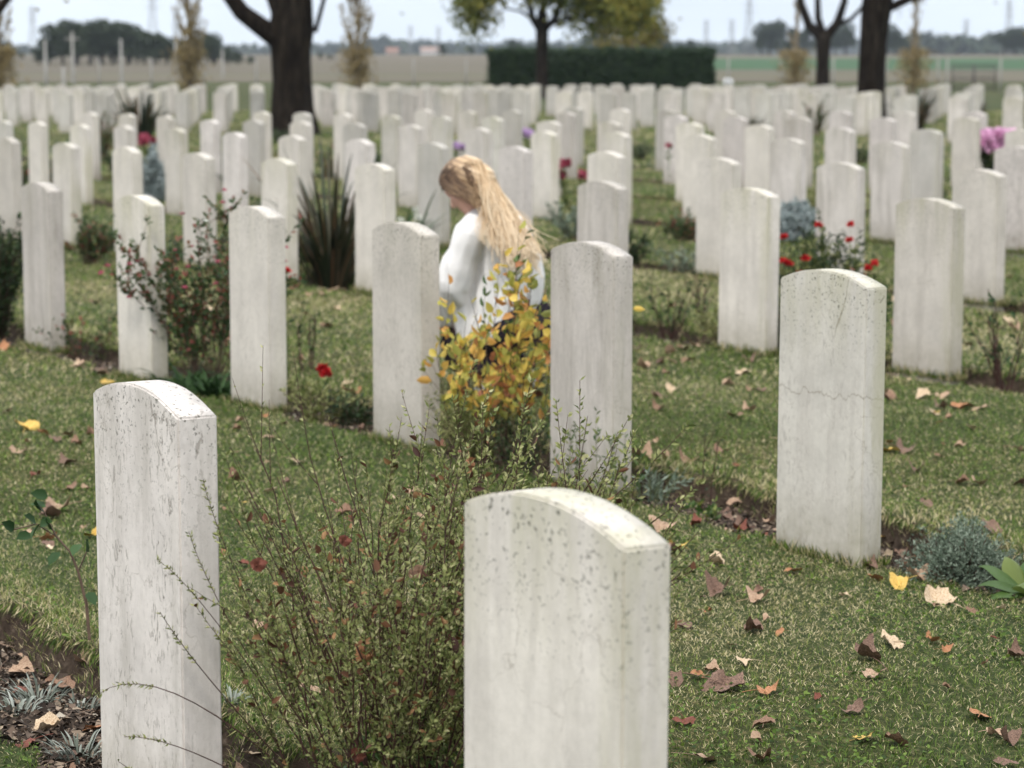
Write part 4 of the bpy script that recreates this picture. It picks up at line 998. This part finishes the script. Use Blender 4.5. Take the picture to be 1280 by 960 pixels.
make_tree('leaning_tree', 'tree outside the left edge, only one dark bough reaching into the top left corner', (-10.6, 40, 0),
  [(0,0,-.1,.4), (0,0,.6,.32), (0,0,1.5,.28), (.1,0,2.6,.25), (.2,0,4.0,.2)],
  [[(.1,0,1.3,.13), (.75,0,1.62,.11), (1.35,0,1.9,.085), (1.75,0,2.35,.075), (2.2,0,2.9,.06)], [(.2,0,3.8,.16), (.3,.2,5,.12)], [(.1,0,2.8,.14), (-.7,.2,4.0,.1)]], 'treeyellow', .12, 6, 3, len0=1.2, dead=.4)
# sparse young poplars
def poplar(label, px, Y, h, dens, w=.5, lowbush=True):
    X = (px-640)/2845*Y; root = empty('young_poplar', (X, Y, 0), label, 'tree', 'young poplars along the far fence'); mt = MB(); tube(mt, [(0,0,-.1), (0.05,0,h*.4), (-.05,0,h*.75), (0,0,h)], [.10,.075,.05,.02], 8); paths = []
    for k in range(int(90*dens)+24):
        z = .3+(h-.8)*random.random(); a = random.random()*6.28; l = w*random.uniform(.8, 1.8)*(1-.5*z/h)
        if z < 2.2 and lowbush: l *= 1.1
        p = bez((0, 0, z), (math.cos(a)*l*.45, math.sin(a)*l*.45, z+l*.5), (math.cos(a)*l*.6, math.sin(a)*l*.6, z+l*1.5), 5); tube(mt, p, [.022,.018,.014,.01,.006], 4); paths.append(p)
    mt.obj('trunk', PALEBARK, root); mc = MB(); leaves_on(mc, paths, 14*dens+8, .12, .10, 'diamond', .1)
    if lowbush:
        n = 900; P = np.stack([RNG.normal(size=n)*.33, RNG.normal(size=n)*.33, .2+1.7*RNG.random(n)**.8], -1); leaves(mc, P, RNG.normal(size=(n, 3)), .13, .1, RNG.random(n)*.8, 'diamond')
    mc.obj('crown', LF['poplar'], root)
poplar('young poplar with a brown bushy base, left of the thick trunk', 240, 92, 9, 1.0, .7)
poplar('young pale poplar, right of the thick trunk', 448, 92, 9, 1.0, .65)
poplar('slim bare young poplar between the hedge and the forked tree', 991, 96, 9, .25, .3)
poplar('slim bare young poplar right of the straight thick trunk', 1137, 94, 9, .5, .35)
poplar('brownish young poplar at the left edge of the photo', 4, 80, 8, 1.0, .6)

# hedge
hx0, hx1, hy0, hy1, hz1 = (609-640)/2845*95, (888-640)/2845*95, 95, 97.2, 1.86
root = empty('hedge', ((hx0+hx1)/2, 96, 0), 'long clipped dark green hedge behind the distant headstones', 'hedge')
mb = MB(); cx = (hx0+hx1)/2; box(mb, (hx0-cx+.06, -.94, 0), (hx1-cx-.06, 1.1, hz1-.06), .1); mb.obj('core', LF['hedge'], root)
mb = MB(); n = 26000; P = np.stack([hx0-cx+(hx1-hx0)*RNG.random(n), -1+2.2*RNG.random(n), hz1*RNG.random(n)], -1)
f_ = RNG.integers(0, 4, n); P[f_ == 0, 1] = -1; P[f_ == 1, 2] = hz1; P[(f_ == 2), 0] = hx1-cx; P[(f_ == 3), 1] = -.98
P += RNG.normal(size=P.shape)*.05+.05*np.stack([np.sin(P[:, 2]*5+P[:, 0]), np.sin(P[:, 0]*2.3), np.sin(P[:, 0]*3.1)*np.sin(P[:, 0]*1.3+1)], -1); P[:, 2] = np.abs(P[:, 2]); leaves(mb, P, RNG.normal(size=(n, 3)), .11, .07, RNG.random(n), 'diamond'); mb.obj('foliage', LF['hedge'], root)

# ------------------------------------------------------------------ fence, gate, poles
CONC = plain_mat('concrete_post', (.27,.26,.24), .9, .15, 3); WIRE = plain_mat('wire', (.16,.16,.15), .6, .1); IRON = plain_mat('dark_iron', (.07,.06,.06), .6, .2)
FY = 106.0; root = empty('wire_fence', (0, FY, 0), 'wire fence on pale concrete posts along the far edge of the cemetery', 'fence')
mb0 = MB(); box(mb0, (-.042, -.042, -.2), (.042, .042, 1.55)); pm0 = mb0.mesh('post', CONC)
mb1 = MB()
gx0 = (1183-640)/2845*FY; gx1 = (1241-640)/2845*FY
k = 0
for i in range(-13, 17):
    xx = i*2.42+.3
    if gx0-.4 < xx < gx1+.4: continue
    link('post', pm0, None, root, (xx, 0, 0))
for xx in (gx0-.15, gx1+.15): link('post', pm0, None, root, (xx, 0, 0))
for z in (.25, .55, .85, 1.15, 1.42):
    tube(mb1, [(-32, -.07, z), (gx0-.15, -.07, z)], .006, 4); tube(mb1, [(gx1+.15, -.07, z), (40, -.07, z)], .006, 4)
mb1.obj('wires', WIRE, root)
mg = empty('metal_gate', ((gx0+gx1)/2, FY, 0), 'dark metal bar gate in the wire fence at the right', 'gate'); wg = (gx1-gx0)/2-.05
mb = MB()
for z in (.12, .62, 1.22): box(mb, (-wg, -.025, z), (wg, .025, z+.055))
for xx in (-wg, -.03, wg-.06): box(mb, (xx, -.03, .05), (xx+.06, .03, 1.30))
mb.obj('frame', IRON, mg); mb = MB()
for k in range(1, 17):
    xx = -wg+k*2*wg/17; box(mb, (xx-.014, -.012, .1), (xx+.014, .012, 1.27))
mb.obj('bars', IRON, mg)
for (px, ytop, Y, lab) in ((56, 50, 150, 'leftmost pale pole standing in the far field'), (90, 40, 150, 'tallest pale utility pole at the left, before the dark wood'), (151, 49, 155, 'pale pole before the middle of the dark wood'), (219, 48, 160, 'pale pole just left of the young poplar'), (278, 62, 190, 'small pale pole at the right end of the dark wood'),(79, 84, 118, 'short pale post left of the utility pole')):
    X, _, Z = at_depth(px, ytop, Y); root = empty('utility_pole', (X, Y, 0), lab, 'pole', 'poles in the field'); mb = MB(); tube(mb, [(0,0,-.3), (0,0,Z)], [.12,.08] if px != 79 else [.09,.09], 8); mb.obj('pole', CONC, root)
    if px in (90,): mb = MB(); box(mb, (-.45, -.06, Z-.5), (.45, .06, Z-.38)); mb.obj('crossarm', CONC, root)
x, y = (908-640)/2845*135, 135
root = empty('white_sack', (x, y, .0), 'small white sack lying in the brown field right of the hedge', 'sack'); mb = MB(); blob(mb, (0,0,.62), (.30,.25,.22), .5, 14, 9, .07); mb.obj('sack_body', plain_mat('white_plastic', (.7,.7,.7), .6, .05), root, smooth=True)
root.location.z = -.4
# ------------------------------------------------------------------ far woods
def crown_mesh(seed, w=4.5, h=8.0, n=1500, leaf=.55):
    r = np.random.default_rng(seed); mb = MB(); ls = []
    k = 10; C = np.stack([r.normal(size=k)*w*.24, r.normal(size=k)*w*.24, h*(.28+.55*r.random(k))], -1); Rr = w*(.20+.16*r.random(k))
    for c, rr in zip(C, Rr):
        v = r.normal(size=(n//k, 3)); v /= np.linalg.norm(v, axis=1)[:, None]; ls.append(c+v*rr*(.75+.3*r.random((n//k, 1))))
    P = np.concatenate(ls); leaves(mb, P, r.normal(size=P.shape), leaf, leaf*.8, r.random(len(P)), 'diamond'); return mb.mesh('crown', LF['far'])
def trunk_mesh(h=3.5):
    mb = MB(); tube(mb, [(0,0,-.3), (0,0,h*.5), (.1,0,h)], [.3,.24,.16], 8); return mb.mesh('trunk', BARK)
CM = [crown_mesh(11+i) for i in range(4)]; TMh = trunk_mesh()
def far_tree(X, Y, h, label, group, wid=1.0):
    root = empty('distant_tree', (X, Y, field_z(Y)), label, 'tree', group, rz=random.random()*6)
    s = h/8.0; root.scale = (s*wid, s*wid, s)
    link('trunk', TMh, None, root); link('crown', random.choice(CM), None, root)
def far_px(px, ytop, Y, label, group, wid=1.0):
    X, _, Z = at_depth(px, ytop, Y); far_tree(X, Y, (Z-field_z(Y))*1.08, label, group, wid)
prof = [(45,62),(60,50),(75,34),(92,26),(110,30),(128,27),(145,28),(160,30),(176,38),(192,42),(206,46),(222,50),(238,46),(254,44),(270,44),(285,62),(300,66),(312,70)]
for i, (px, yt) in enumerate(prof):
    for k in range(2):
        far_px(px+random.uniform(-6, 6), yt+(4 if k else 0)+random.uniform(-2, 3), 330+30*k+random.uniform(-14, 14), 'one of the dark rounded trees of the wood on the left horizon', 'trees of the wood on the left horizon', 1.15)
for px, yt in ((2, 52), (14, 58), (26, 66), (400, 66), (412, 68), (418, 72)): far_px(px, yt, 420, 'dark distant tree beside the wood or the thick trunk on the left', 'dark distant trees at left', 1.2)
for px, yt in ((950,38),(962,30),(975,28),(992,36),(1008,32),(1045,36),(1056,30),(1110,32),(1122,38),(1130,45)):
    far_px(px+random.uniform(-3, 3), yt, 640, 'one of the dark trees of the wood on the right horizon', 'trees of the wood on the right horizon', 1.0)
for px, yt in ((1256,42),(1270,36),(1285,34)): far_px(px, yt, 700, 'dark distant tree at the right edge of the horizon', 'dark distant trees at the right edge', 1.4)
for px, yt in ((745,34),(755,32),(822,42),(830,40),(850,55),(865,50),(880,56),(890,60)): far_px(px, yt, 620, 'bluish distant tree showing above the hedge', 'bluish distant trees above the hedge', 1.1)
for px, yt in ((553,55),(590,58),(640,50),(650,54)): far_px(px, yt, 560, 'small dark distant tree between the thick trunk and the hedge', 'small dark distant trees left of the hedge', 1.0)
# far tree belts reading as one mass
def belt(Y, prof_, label, zoff=0, step=9):
    mb = MB(); P = []
    pxs = np.arange(prof_[0][0], prof_[-1][0], step*.12)
    for px in pxs:
        yt = np.interp(px, [p[0] for p in prof_], [p[1] for p in prof_])
        X, _, Zt = at_depth(px, yt, Y); zb = field_z(Y); m = 7
        hh = max(Zt-zb, 2)*(.85+.15*math.sin(px*.35)*math.sin(px*.11)+.1*random.random())
        P.append(np.stack([np.full(m, X)+RNG.normal(size=m)*2, Y+RNG.normal(size=m)*9, zb+hh*RNG.random(m)**.8], -1))
    P = np.concatenate(P); n = len(P); s_ = Y*.0042; leaves(mb, P, RNG.normal(size=(n, 3)), s_, s_*.8, RNG.random(n), 'diamond')
    o = mb.obj('distant_wood', LF['far'], None); tag(o, label, 'wood', kind='stuff')
belt(1700, [(-60,64),(320,62),(400,64),(440,60),(462,52),(480,50),(500,55),(520,60),(600,63),(660,60),(720,58),(900,60),(960,62)], 'long low blue tree belt along the horizon')
belt(1150, [(1120,52),(1160,44),(1180,46),(1200,50),(1240,48),(1270,44),(1340,44)], 'bluish tree belt on the right horizon')
belt(2300, [(380,60),(470,56),(560,58),(700,57),(900,58),(1150,55),(1340,54)], 'faintest blue line of woods farthest away')
# farmhouses
def house(px, ybase, Y, w_, h_, wall, roof, label):
    X = (px-640)/2845*Y; root = empty('farmhouse', (X, Y, field_z(Y)), label, 'house'); mb = MB(); box(mb, (-w_/2, -w_*.3, -.5), (w_/2, w_*.3, h_)); mb.obj('wall', wall, root)
    mb = MB(); r0 = h_+.01; rh = w_*.22; V = [(-w_*.54,-w_*.35,r0),(w_*.54,-w_*.35,r0),(w_*.54,w_*.35,r0),(-w_*.54,w_*.35,r0),(-w_*.54,0,r0+rh),(w_*.54,0,r0+rh)]
    mb.add(V, [[0,1,5,4],[2,3,4,5]], .5); mb.add(V, [[0,4,3],[1,2,5]], .5); mb.obj('roof', roof, root)
    for k in range(3): mb = MB(); box(mb, (-w_*.3+k*w_*.28, -w_*.3-.06, h_*.35), (-w_*.3+k*w_*.28+1.0, -w_*.3+.02, h_*.7)); mb.obj('window', IRON, root)
house(492, 76, 1500, 8, 5, plain_mat('plaster_brown', (.30,.20,.14)), plain_mat('roof_tile', (.28,.13,.08)), 'small brown farmhouse far away left of the hedge')
house(540, 75, 1500, 13, 4.5, plain_mat('plaster_white', (.6,.58,.55)), plain_mat('roof_tile_pale', (.30,.20,.16)), 'long whitish building far away left of the hedge')
# pylons
def pylon(px, ytop, Y, label):
    X, _, Z = at_depth(px, ytop, Y); zb = field_z(Y); h = Z-zb; root = empty('pylon', (X, Y, zb), label, 'pylon', 'electricity pylons'); mb = MB(); b_ = h*.09; t_ = h*.014; r_ = max(.05, Y*.00009)
    lv = np.linspace(0, 1, 9)
    for sx in (-1, 1):
        for sy in (-1, 1): tube(mb, [(sx*(b_*(1-l)**1.3+t_), sy*(b_*(1-l)**1.3+t_), l*h) for l in lv], r_, 4)
    for i in range(8):
        w0, w1 = b_*(1-lv[i])**1.3+t_, b_*(1-lv[i+1])**1.3+t_
        for sy in (-1, 1): tube(mb, [(-w0, sy*w0, lv[i]*h), (w1, sy*w1, lv[i+1]*h)], r_*.6, 4); tube(mb, [(w0, sy*w0, lv[i]*h), (-w1, sy*w1, lv[i+1]*h)], r_*.6, 4)
    mb.obj('tower', WIRE, root)
    mb = MB()
    for l in (.72, .84, .95): tube(mb, [(-h*.11, 0, l*h), (0, 0, l*h+h*.025), (h*.11, 0, l*h)], r_*.8, 4); tube(mb, [(-h*.11, 0, l*h), (h*.11, 0, l*h)], r_*.6, 4)
    mb.obj('crossarms', WIRE, root); return (X, Y, zb, h)
for px, yt, Y, lab in ((40, 8, 800, 'pylon at the far left'), (190, -14, 560, 'tallest lattice pylon, above the dark wood'), (220, 12, 900, 'small pylon just right of the tallest one'), (513, 32, 1300, 'faint pylon left of the pair beyond the field'), (548, 33, 1250, 'faint pylon right of the pair beyond the field'), (592, 30, 1350, 'faint pylon near the hedge\'s left end'),
                       (937, -6, 650, 'slender pylon between the hedge and the forked tree'), (883, 25, 1400, 'faint pylon above the right end of the hedge'), (915, 24, 1350, 'faint pylon just right of the hedge'), (1262, 0, 750, 'pylon at the far right'), (1208, 24, 1300, 'small faint pylon right of the right-hand trunk')):
    pylon(px, yt, Y, lab)

# ------------------------------------------------------------------ the crouching woman
SKIN = plain_mat('skin', (.56,.33,.25), .5, .06, 20, bmp=0)
SWEATER = plain_mat('sweater_white', (.77,.745,.72), .95, .05, 25, .1, bmp=.15)
TROUS = plain_mat('trousers_dark', (.018,.015,.022), .85, .3, 30, .15, bmp=.1)
SHOE = plain_mat('shoe_white', (.62,.61,.60), .6, .08, 20, bmp=0)
HAIRM = leaf_mat('hair_blond', [(0, (.040,.022,.014)), (.3, (.15,.085,.048)), (.6, (.46,.31,.17)), (.85, (.72,.54,.34)), (1, (.85,.70,.50))], .42, 0, spec=.5)
WY = 9.55
def Wp(px, py, dy=0.0):
    X, Y, Z = at_depth(px, py, WY); return np.array([X, WY+dy, Z])
wo = Wp(620, 470); wo = np.array([wo[0], WY, 0.0])
woman = empty('person', tuple(wo), 'woman with long blond half-tied hair squatting in a white sweater and dark trousers', 'person')
def metaball_chain(chains, voxel, smooth=6, extra=None, name='body', mat=None, displace=None):
    """chains: list of lists of (xyz, r or (rx,ry,rz)); union of ellipsoids along each chain, remeshed to one skin"""
    bm = bmesh.new()
    def ball(c, r):
        r = (r, r, r) if np.isscalar(r) else r
        bmesh.ops.create_icosphere(bm, subdivisions=2, radius=1, matrix=Matrix.Translation(Vector([float(a) for a in c]))@Matrix.Diagonal((float(r[0]), float(r[1]), float(r[2]), 1)))
    for ch in chains:
        for (p0, r0), (p1, r1) in zip(ch[:-1], ch[1:]):
            p0, p1 = np.array(p0, float), np.array(p1, float); a0 = np.ones(3)*r0; a1 = np.ones(3)*r1
            m = max(2, int(np.linalg.norm(p1-p0)/(min(a0.min(), a1.min())*.28))+1)
            for k in range(m+1): f = k/m; ball(p0*(1-f)+p1*f, a0*(1-f)+a1*f)
    if extra: extra(bm, ball)
    me = bpy.data.meshes.new(name+'_raw'); bm.to_mesh(me); bm.free()
    tmp = bpy.data.objects.new(name+'_tmp', me); COL.objects.link(tmp)
    r = tmp.modifiers.new('r', 'REMESH'); r.mode = 'VOXEL'; r.voxel_size = voxel
    s = tmp.modifiers.new('s', 'SMOOTH'); s.iterations = smooth; s.factor = .5
    dg = bpy.context.evaluated_depsgraph_get(); out = bpy.data.meshes.new_from_object(tmp.evaluated_get(dg))
    bpy.data.objects.remove(tmp); out.name = name
    if displace: 
        n = len(out.vertices); c = np.empty(n*3); out.vertices.foreach_get('co', c); c = c.reshape(-1, 3)
        nr = np.empty(n*3); out.vertices.foreach_get('normal', nr); nr = nr.reshape(-1, 3); c = c+nr*displace(c)[:, None]; out.vertices.foreach_set('co', c.ravel())
    for p in out.polygons: p.use_smooth = True
    out.materials.clear()
    return link(name, out, mat, woman, (0, 0, 0))
def L(p): return np.array(p, float)-wo
head = L(Wp(584, 233, -.02)); chest = L(Wp(616, 294)); belly = L(Wp(636, 345)); pelvis = L(Wp(650, 398))
neck = L(Wp(601, 260)); shN = L(Wp(588, 290, -.12)); shF = L(Wp(636, 284, .13))
elN = L(Wp(569, 348, -.10)); haN = L(Wp(548, 404, .02)); elF = L(Wp(590, 350, .22)); haF = L(Wp(545, 408, .16))
hipN = L(Wp(640, 405, -.07)); hipF = L(Wp(658, 402, .09)); knN = L(Wp(572, 430, .06)); knF = L(Wp(600, 420, .26))
anN = L(Wp(634, 455, -.03)); anF = L(Wp(655, 455, .12)); toN = L(Wp(606, 470, .02)); toF = L(Wp(628, 470, .18))
anN[2] = .085; anF[2] = .085; toN[2] = .03; toF[2] = .03
LAT = unit(np.array([-.5, -.85, 0])); BACK = np.array([.80, -.62, .14])
fd = unit(np.array([-.70, .36, -.62])); hu = unit(np.array([-.60, .22, .77])); hu = unit(hu-fd*hu.dot(fd)); hs = np.cross(fd, hu)  # face dir, up, side
def H(f, u, s): return head+fd*f+hu*u+hs*s
def head_extra(bm, ball):
    ball(H(0, .02, 0), (.088, .078, .092)); ball(H(-.02, .03, 0), (.090, .080, .088))
    for k in range(6): ball(H(.03+.012*k/5, -.02-.065*k/5, 0), .062-.022*k/5)     # jaw to chin
    ball(H(.064, -.092, 0), .020)                                                    # chin
    for k in range(5): ball(H(.083+.018*k/4, .012-.034*k/4, 0), .009+.005*k/4)       # nose
    for s_ in (-1, 1):
        ball(H(.097, -.026, s_*.010), .009); ball(H(.072, .016, s_*.032), .0125)     # nostrils, eyes
        ball(H(.074, .032, s_*.030), (.014, .016, .010)); ball(H(.055, -.015, s_*.042), .026)
        for k in range(5): ball(H(-.005-.006*k/4, .022-.05*k/4, s_*.080), (.010, .006, .012))  # ears
    for s_ in (-1, 0, 1): ball(H(.084-.003*abs(s_), -.050, s_*.011), .0075); ball(H(.081-.003*abs(s_), -.061, s_*.010), .0075)  # lips
def hand(c, d, up):
    d = unit(np.array(d, float)); up = unit(np.array(up, float)); sd_ = np.cross(d, up); ch = [[(c, .026), (c+d*.04, (.032, .026, .020)), (c+d*.075, (.034, .030, .016))]]
    for k, (o, ln) in enumerate(((-.028, .062), (-.009, .072), (.010, .068), (.028, .052))):
        b = c+d*.08+sd_*o; m = b+d*ln*.45-up*.008; e = b+d*ln*.75-up*ln*.45; ch.append([(b-d*.02, .010), (b, .0095), (m, .0085), (e, .0075)])
    b = c+d*.025-sd_*.028; ch.append([(b, .013), (b+d*.028-sd_*.022-up*.008, .011), (b+d*.055-sd_*.025-up*.020, .009)])
    return ch
body = [[(pelvis, (.09, .09, .09)), (belly, (.085, .09, .09)), (chest+[0,0,-.01], (.08, .085, .08)), (neck, (.05, .05, .055)), (head-hu*.03, (.05, .05, .05))],
        [(shN+[0, .02, 0], .038), (elN, .034), (haN, .026)], [(shF-[0, .02, 0], .038), (elF, .034), (haF, .026)], [(shN, .038), (chest, .06), (shF, .038)],
        [(hipN, .07), (knN, .05), (anN, .038), (toN, .026)], [(hipF, .07), (knF, .05), (anF, .038), (toF, .026)]]
body += hand(haN, (-.75, .1, -.6), (-.5, 0, .8)); body += hand(haF, (-.75, -.1, -.6), (-.5, 0, .8))
metaball_chain(body, .0055, 3, head_extra, 'body', SKIN)
def folds(c):
    a = c[:, 0]*.85-c[:, 1]*.5
    k = np.clip((.78-c[:, 2])/.35, 0, 1)
    return k*(.0065*np.sin(a*62+1.2*np.sin(c[:, 2]*7))+.004*np.sin(a*118+c[:, 2]*8))+.004*k*np.sin(c[:, 2]*40+a*22)*np.clip(np.sin(c[:, 2]*13), 0, 1)
hem = L(Wp(622, 414)); midb = L(Wp(630, 372))
ub = L(Wp(622, 288, -.02))
sw = [[(hem, (.145, .15, .05)), (midb, (.165, .165, .10)), (belly, (.16, .155, .12)), (L(Wp(630, 315)), (.15, .15, .11)), (ub, (.125, .135, .095)), (L(Wp(606, 266)), (.070, .078, .050))],
      [(shN, .070), ((shN+elN)/2, .074), (elN, (.080, .075, .09)), (haN+[.04, 0, .07], (.078, .07, .09)), (haN+[.025, 0, .03], (.05, .045, .05)), (haN+[.012, 0, .01], .034)], [(shF, .07), (elF, .07), (haF+[.02, 0, .04], .045)],
      [(shN, .066), (L(Wp(604, 270)), .062), (shF, .07)], [(L(Wp(580, 392, .02)), (.085, .10, .06)), (hem, (.12, .13, .05))], [(L(Wp(578, 370, .0)), (.075, .09, .08)), (L(Wp(590, 420, .0)), (.07, .09, .05))]]
metaball_chain(sw, .007, 5, None, 'sweater', SWEATER, folds)
tr = [[(hipN, (.115, .105, .125)), (hipF, (.115, .105, .125))], [(hipN, (.11, .10, .11)), (knN, .075), (knN+[.02, 0, -.07], .07), (anN+[-.02, 0, .02], .055)], [(hipF, (.11, .10, .11)), (knF, .075), (anF+[-.02, 0, .02], .055)]]
metaball_chain(tr, .009, 4, None, 'trousers', TROUS, lambda c: folds(c)*.6)
for an_, to_ in ((anN, toN), (anF, toF)):
    sh = [[(an_+[.015, 0, -.03], (.045, .042, .045)), ((an_+to_)/2+[0, 0, -.015], (.05, .045, .04)), (to_, (.05, .047, .032))]]
    o = metaball_chain(sh, .006, 3, None, 'shoe', SHOE)
# hair: cap, half-up strands to the tie, long waves down the back
tie = H(-.108, .036, -.02)
hb = MB()
def capmesh(bm, ball):
    ball(H(-.022, .034, 0), (.101, .089, .094)); ball(H(-.05, -.01, 0), (.085, .082, .085)); ball(H(.022, .052, 0), (.078, .078, .068))
hc = metaball_chain([], .007, 4, capmesh, 'hair_cap', HAIRM)
n = len(hc.data.vertices); cc = np.empty(n*3); hc.data.vertices.foreach_get('co', cc); cc = cc.reshape(-1, 3)
ff = (cc-head)@fd; a = hc.data.attributes.new('rnd', 'FLOAT', 'POINT'); a.data.foreach_set('value', np.clip(.36-ff*2.6+.12*np.sin(cc[:, 2]*260+cc[:, 0]*90), .03, .85).astype(np.float32))
# cut the cap away from the face
bm = bmesh.new(); bm.from_mesh(hc.data)
kill = [v for v in bm.verts if (lambda q: (q.dot(Vector(fd)) > .050 and q.dot(Vector(hu)) < .050) or q.dot(Vector(fd)) > .078 or (q.dot(Vector(fd)) > .02 and q.dot(Vector(hu)) < -.03))(v.co-Vector(head))]
bmesh.ops.delete(bm, geom=kill, context='VERTS'); bm.to_mesh(hc.data); bm.free()
down = [L(Wp(616, 252, -.09)), L(Wp(630, 270, -.14)), L(Wp(645, 296, -.17)), L(Wp(658, 326, -.18))]
def strand(p0, p1, p2, p3, w, c0, c1, wav=.0, n=12):
    t = np.linspace(0, 1, n)[:, None]; p = (1-t)**3*p0+3*(1-t)**2*t*p1+3*(1-t)*t*t*p2+t**3*p3
    ph = random.random()*6; p = p+np.concatenate([np.sin(t*9+ph)*wav*t, np.cos(t*8+ph)*wav*t, np.sin(t*7+ph)*wav*t*.6], 1)
    r = w*np.linspace(.9, .35, n); base = hb.n; tube(hb, p, r, 4, .5)
    hb.R[-1] = np.repeat(np.clip(np.linspace(c0, c1, n)+random.uniform(-.14, .14), 0, 1), 4).astype(np.float32)
for k in range(520):    # swept back from the forehead and temples to the tie
    a = random.uniform(-1.5, 1.5); f0 = random.uniform(-.01, .078); rr = .094
    u_ = .034+rr*math.cos(a)*math.sqrt(max(.05, 1-(f0/.11)**2)); s0 = .089*math.sin(a)*math.sqrt(max(.05, 1-(f0/.11)**2))
    p0 = H(f0, u_, s0); tgt = tie+hu*random.uniform(-.008, .008)+hs*random.uniform(-.012, .012)
    m1 = H(f0*.3-.03, .034+(u_-.034)*1.10+.004, s0*1.08); m2 = H(-.108, .062+.022*math.cos(a), s0*.6)
    strand(p0, m1, m2, tgt, .0020, .02+.42*random.random()+2.2*(.045-f0)*(1 if f0 > .045 else .25), .45+.4*random.random())
for k in range(900):    # long hair falling from the nape and the tie over the back
    s0 = random.uniform(-1, 1); top = random.random() < .35
    if top: p0 = tie+RNG.normal(size=3)*.008
    else: a = random.uniform(-.9, .5); p0 = H(-.03-.075*math.cos(a)*math.sqrt(1-(s0*.9)**2), .02+.09*math.sin(a), s0*.085)
    lane = s0*.080+RNG.normal()*.022; endx = random.uniform(.35, 1.0); q = LAT*lane
    p1 = p0+BACK*.025+q*.3+np.array([0, 0, -.045]); p2 = down[1]+q+RNG.normal(size=3)*.014+[0, 0, .02]; p3 = down[2]*(1-endx)+down[3]*endx+q*1.25+RNG.normal(size=3)*.026
    if not top and random.random() < .35: p1 = p0+BACK*.03+np.array([0, 0, -.05]); p2 = down[0]+q*1.2+LAT*.03+np.array([0, 0, -.03]); p3 = down[2]*(1-endx*.5)+down[0]*endx*.5+q+LAT*.06+np.array([0, 0, -.06])
    strand(p0, p1, p2, p3, .0030, (.10+.25*random.random()) if not top else .62, 1.0, .022, 16)
for k in range(170):    # side locks in front of the near ear, falling along the cheek
    sg = -1 if k % 2 else 1
    p0 = H(random.uniform(-.03, .055), random.uniform(.03, .085), sg*.086); p3 = H(random.uniform(-.055, .005), random.uniform(-.12, -.06), sg*.080)+BACK*.02
    strand(p0, p0-hu*.05+hs*sg*.006, p3+hu*.04, p3, .0024, .22, .55, .006)
hb.obj('hair_strands', HAIRM, woman, smooth=True)
mb = MB(); blob(mb, tie+BACK*.004, (.012, .014, .012), .0, 10, 7, .05); mb.obj('hair_tie', TROUS, woman, smooth=True)

# ------------------------------------------------------------------ haze over the whole plain
bm = bmesh.new(); bmesh.ops.create_cube(bm, size=1)
for v in bm.verts: v.co = Vector((v.co.x*5200, 1650+v.co.y*4300, (v.co.z+.5)*100-1.6))
me = bpy.data.meshes.new('haze'); bm.to_mesh(me); bm.free()
hm = bpy.data.materials.new('haze_air'); hm.use_nodes = True; nt = hm.node_tree; nt.nodes.clear()
out = nt.nodes.new('ShaderNodeOutputMaterial'); pv = nt.nodes.new('ShaderNodeVolumePrincipled'); pv.inputs['Color'].default_value = (.80,.88,.98,1); pv.inputs['Density'].default_value = .00015; pv.inputs['Anisotropy'].default_value = .1
nt.links.new(pv.outputs[0], out.inputs['Volume'])
o = link('haze', me, hm); tag(o, 'thin bluish autumn haze over the plain', 'haze', kind='stuff')
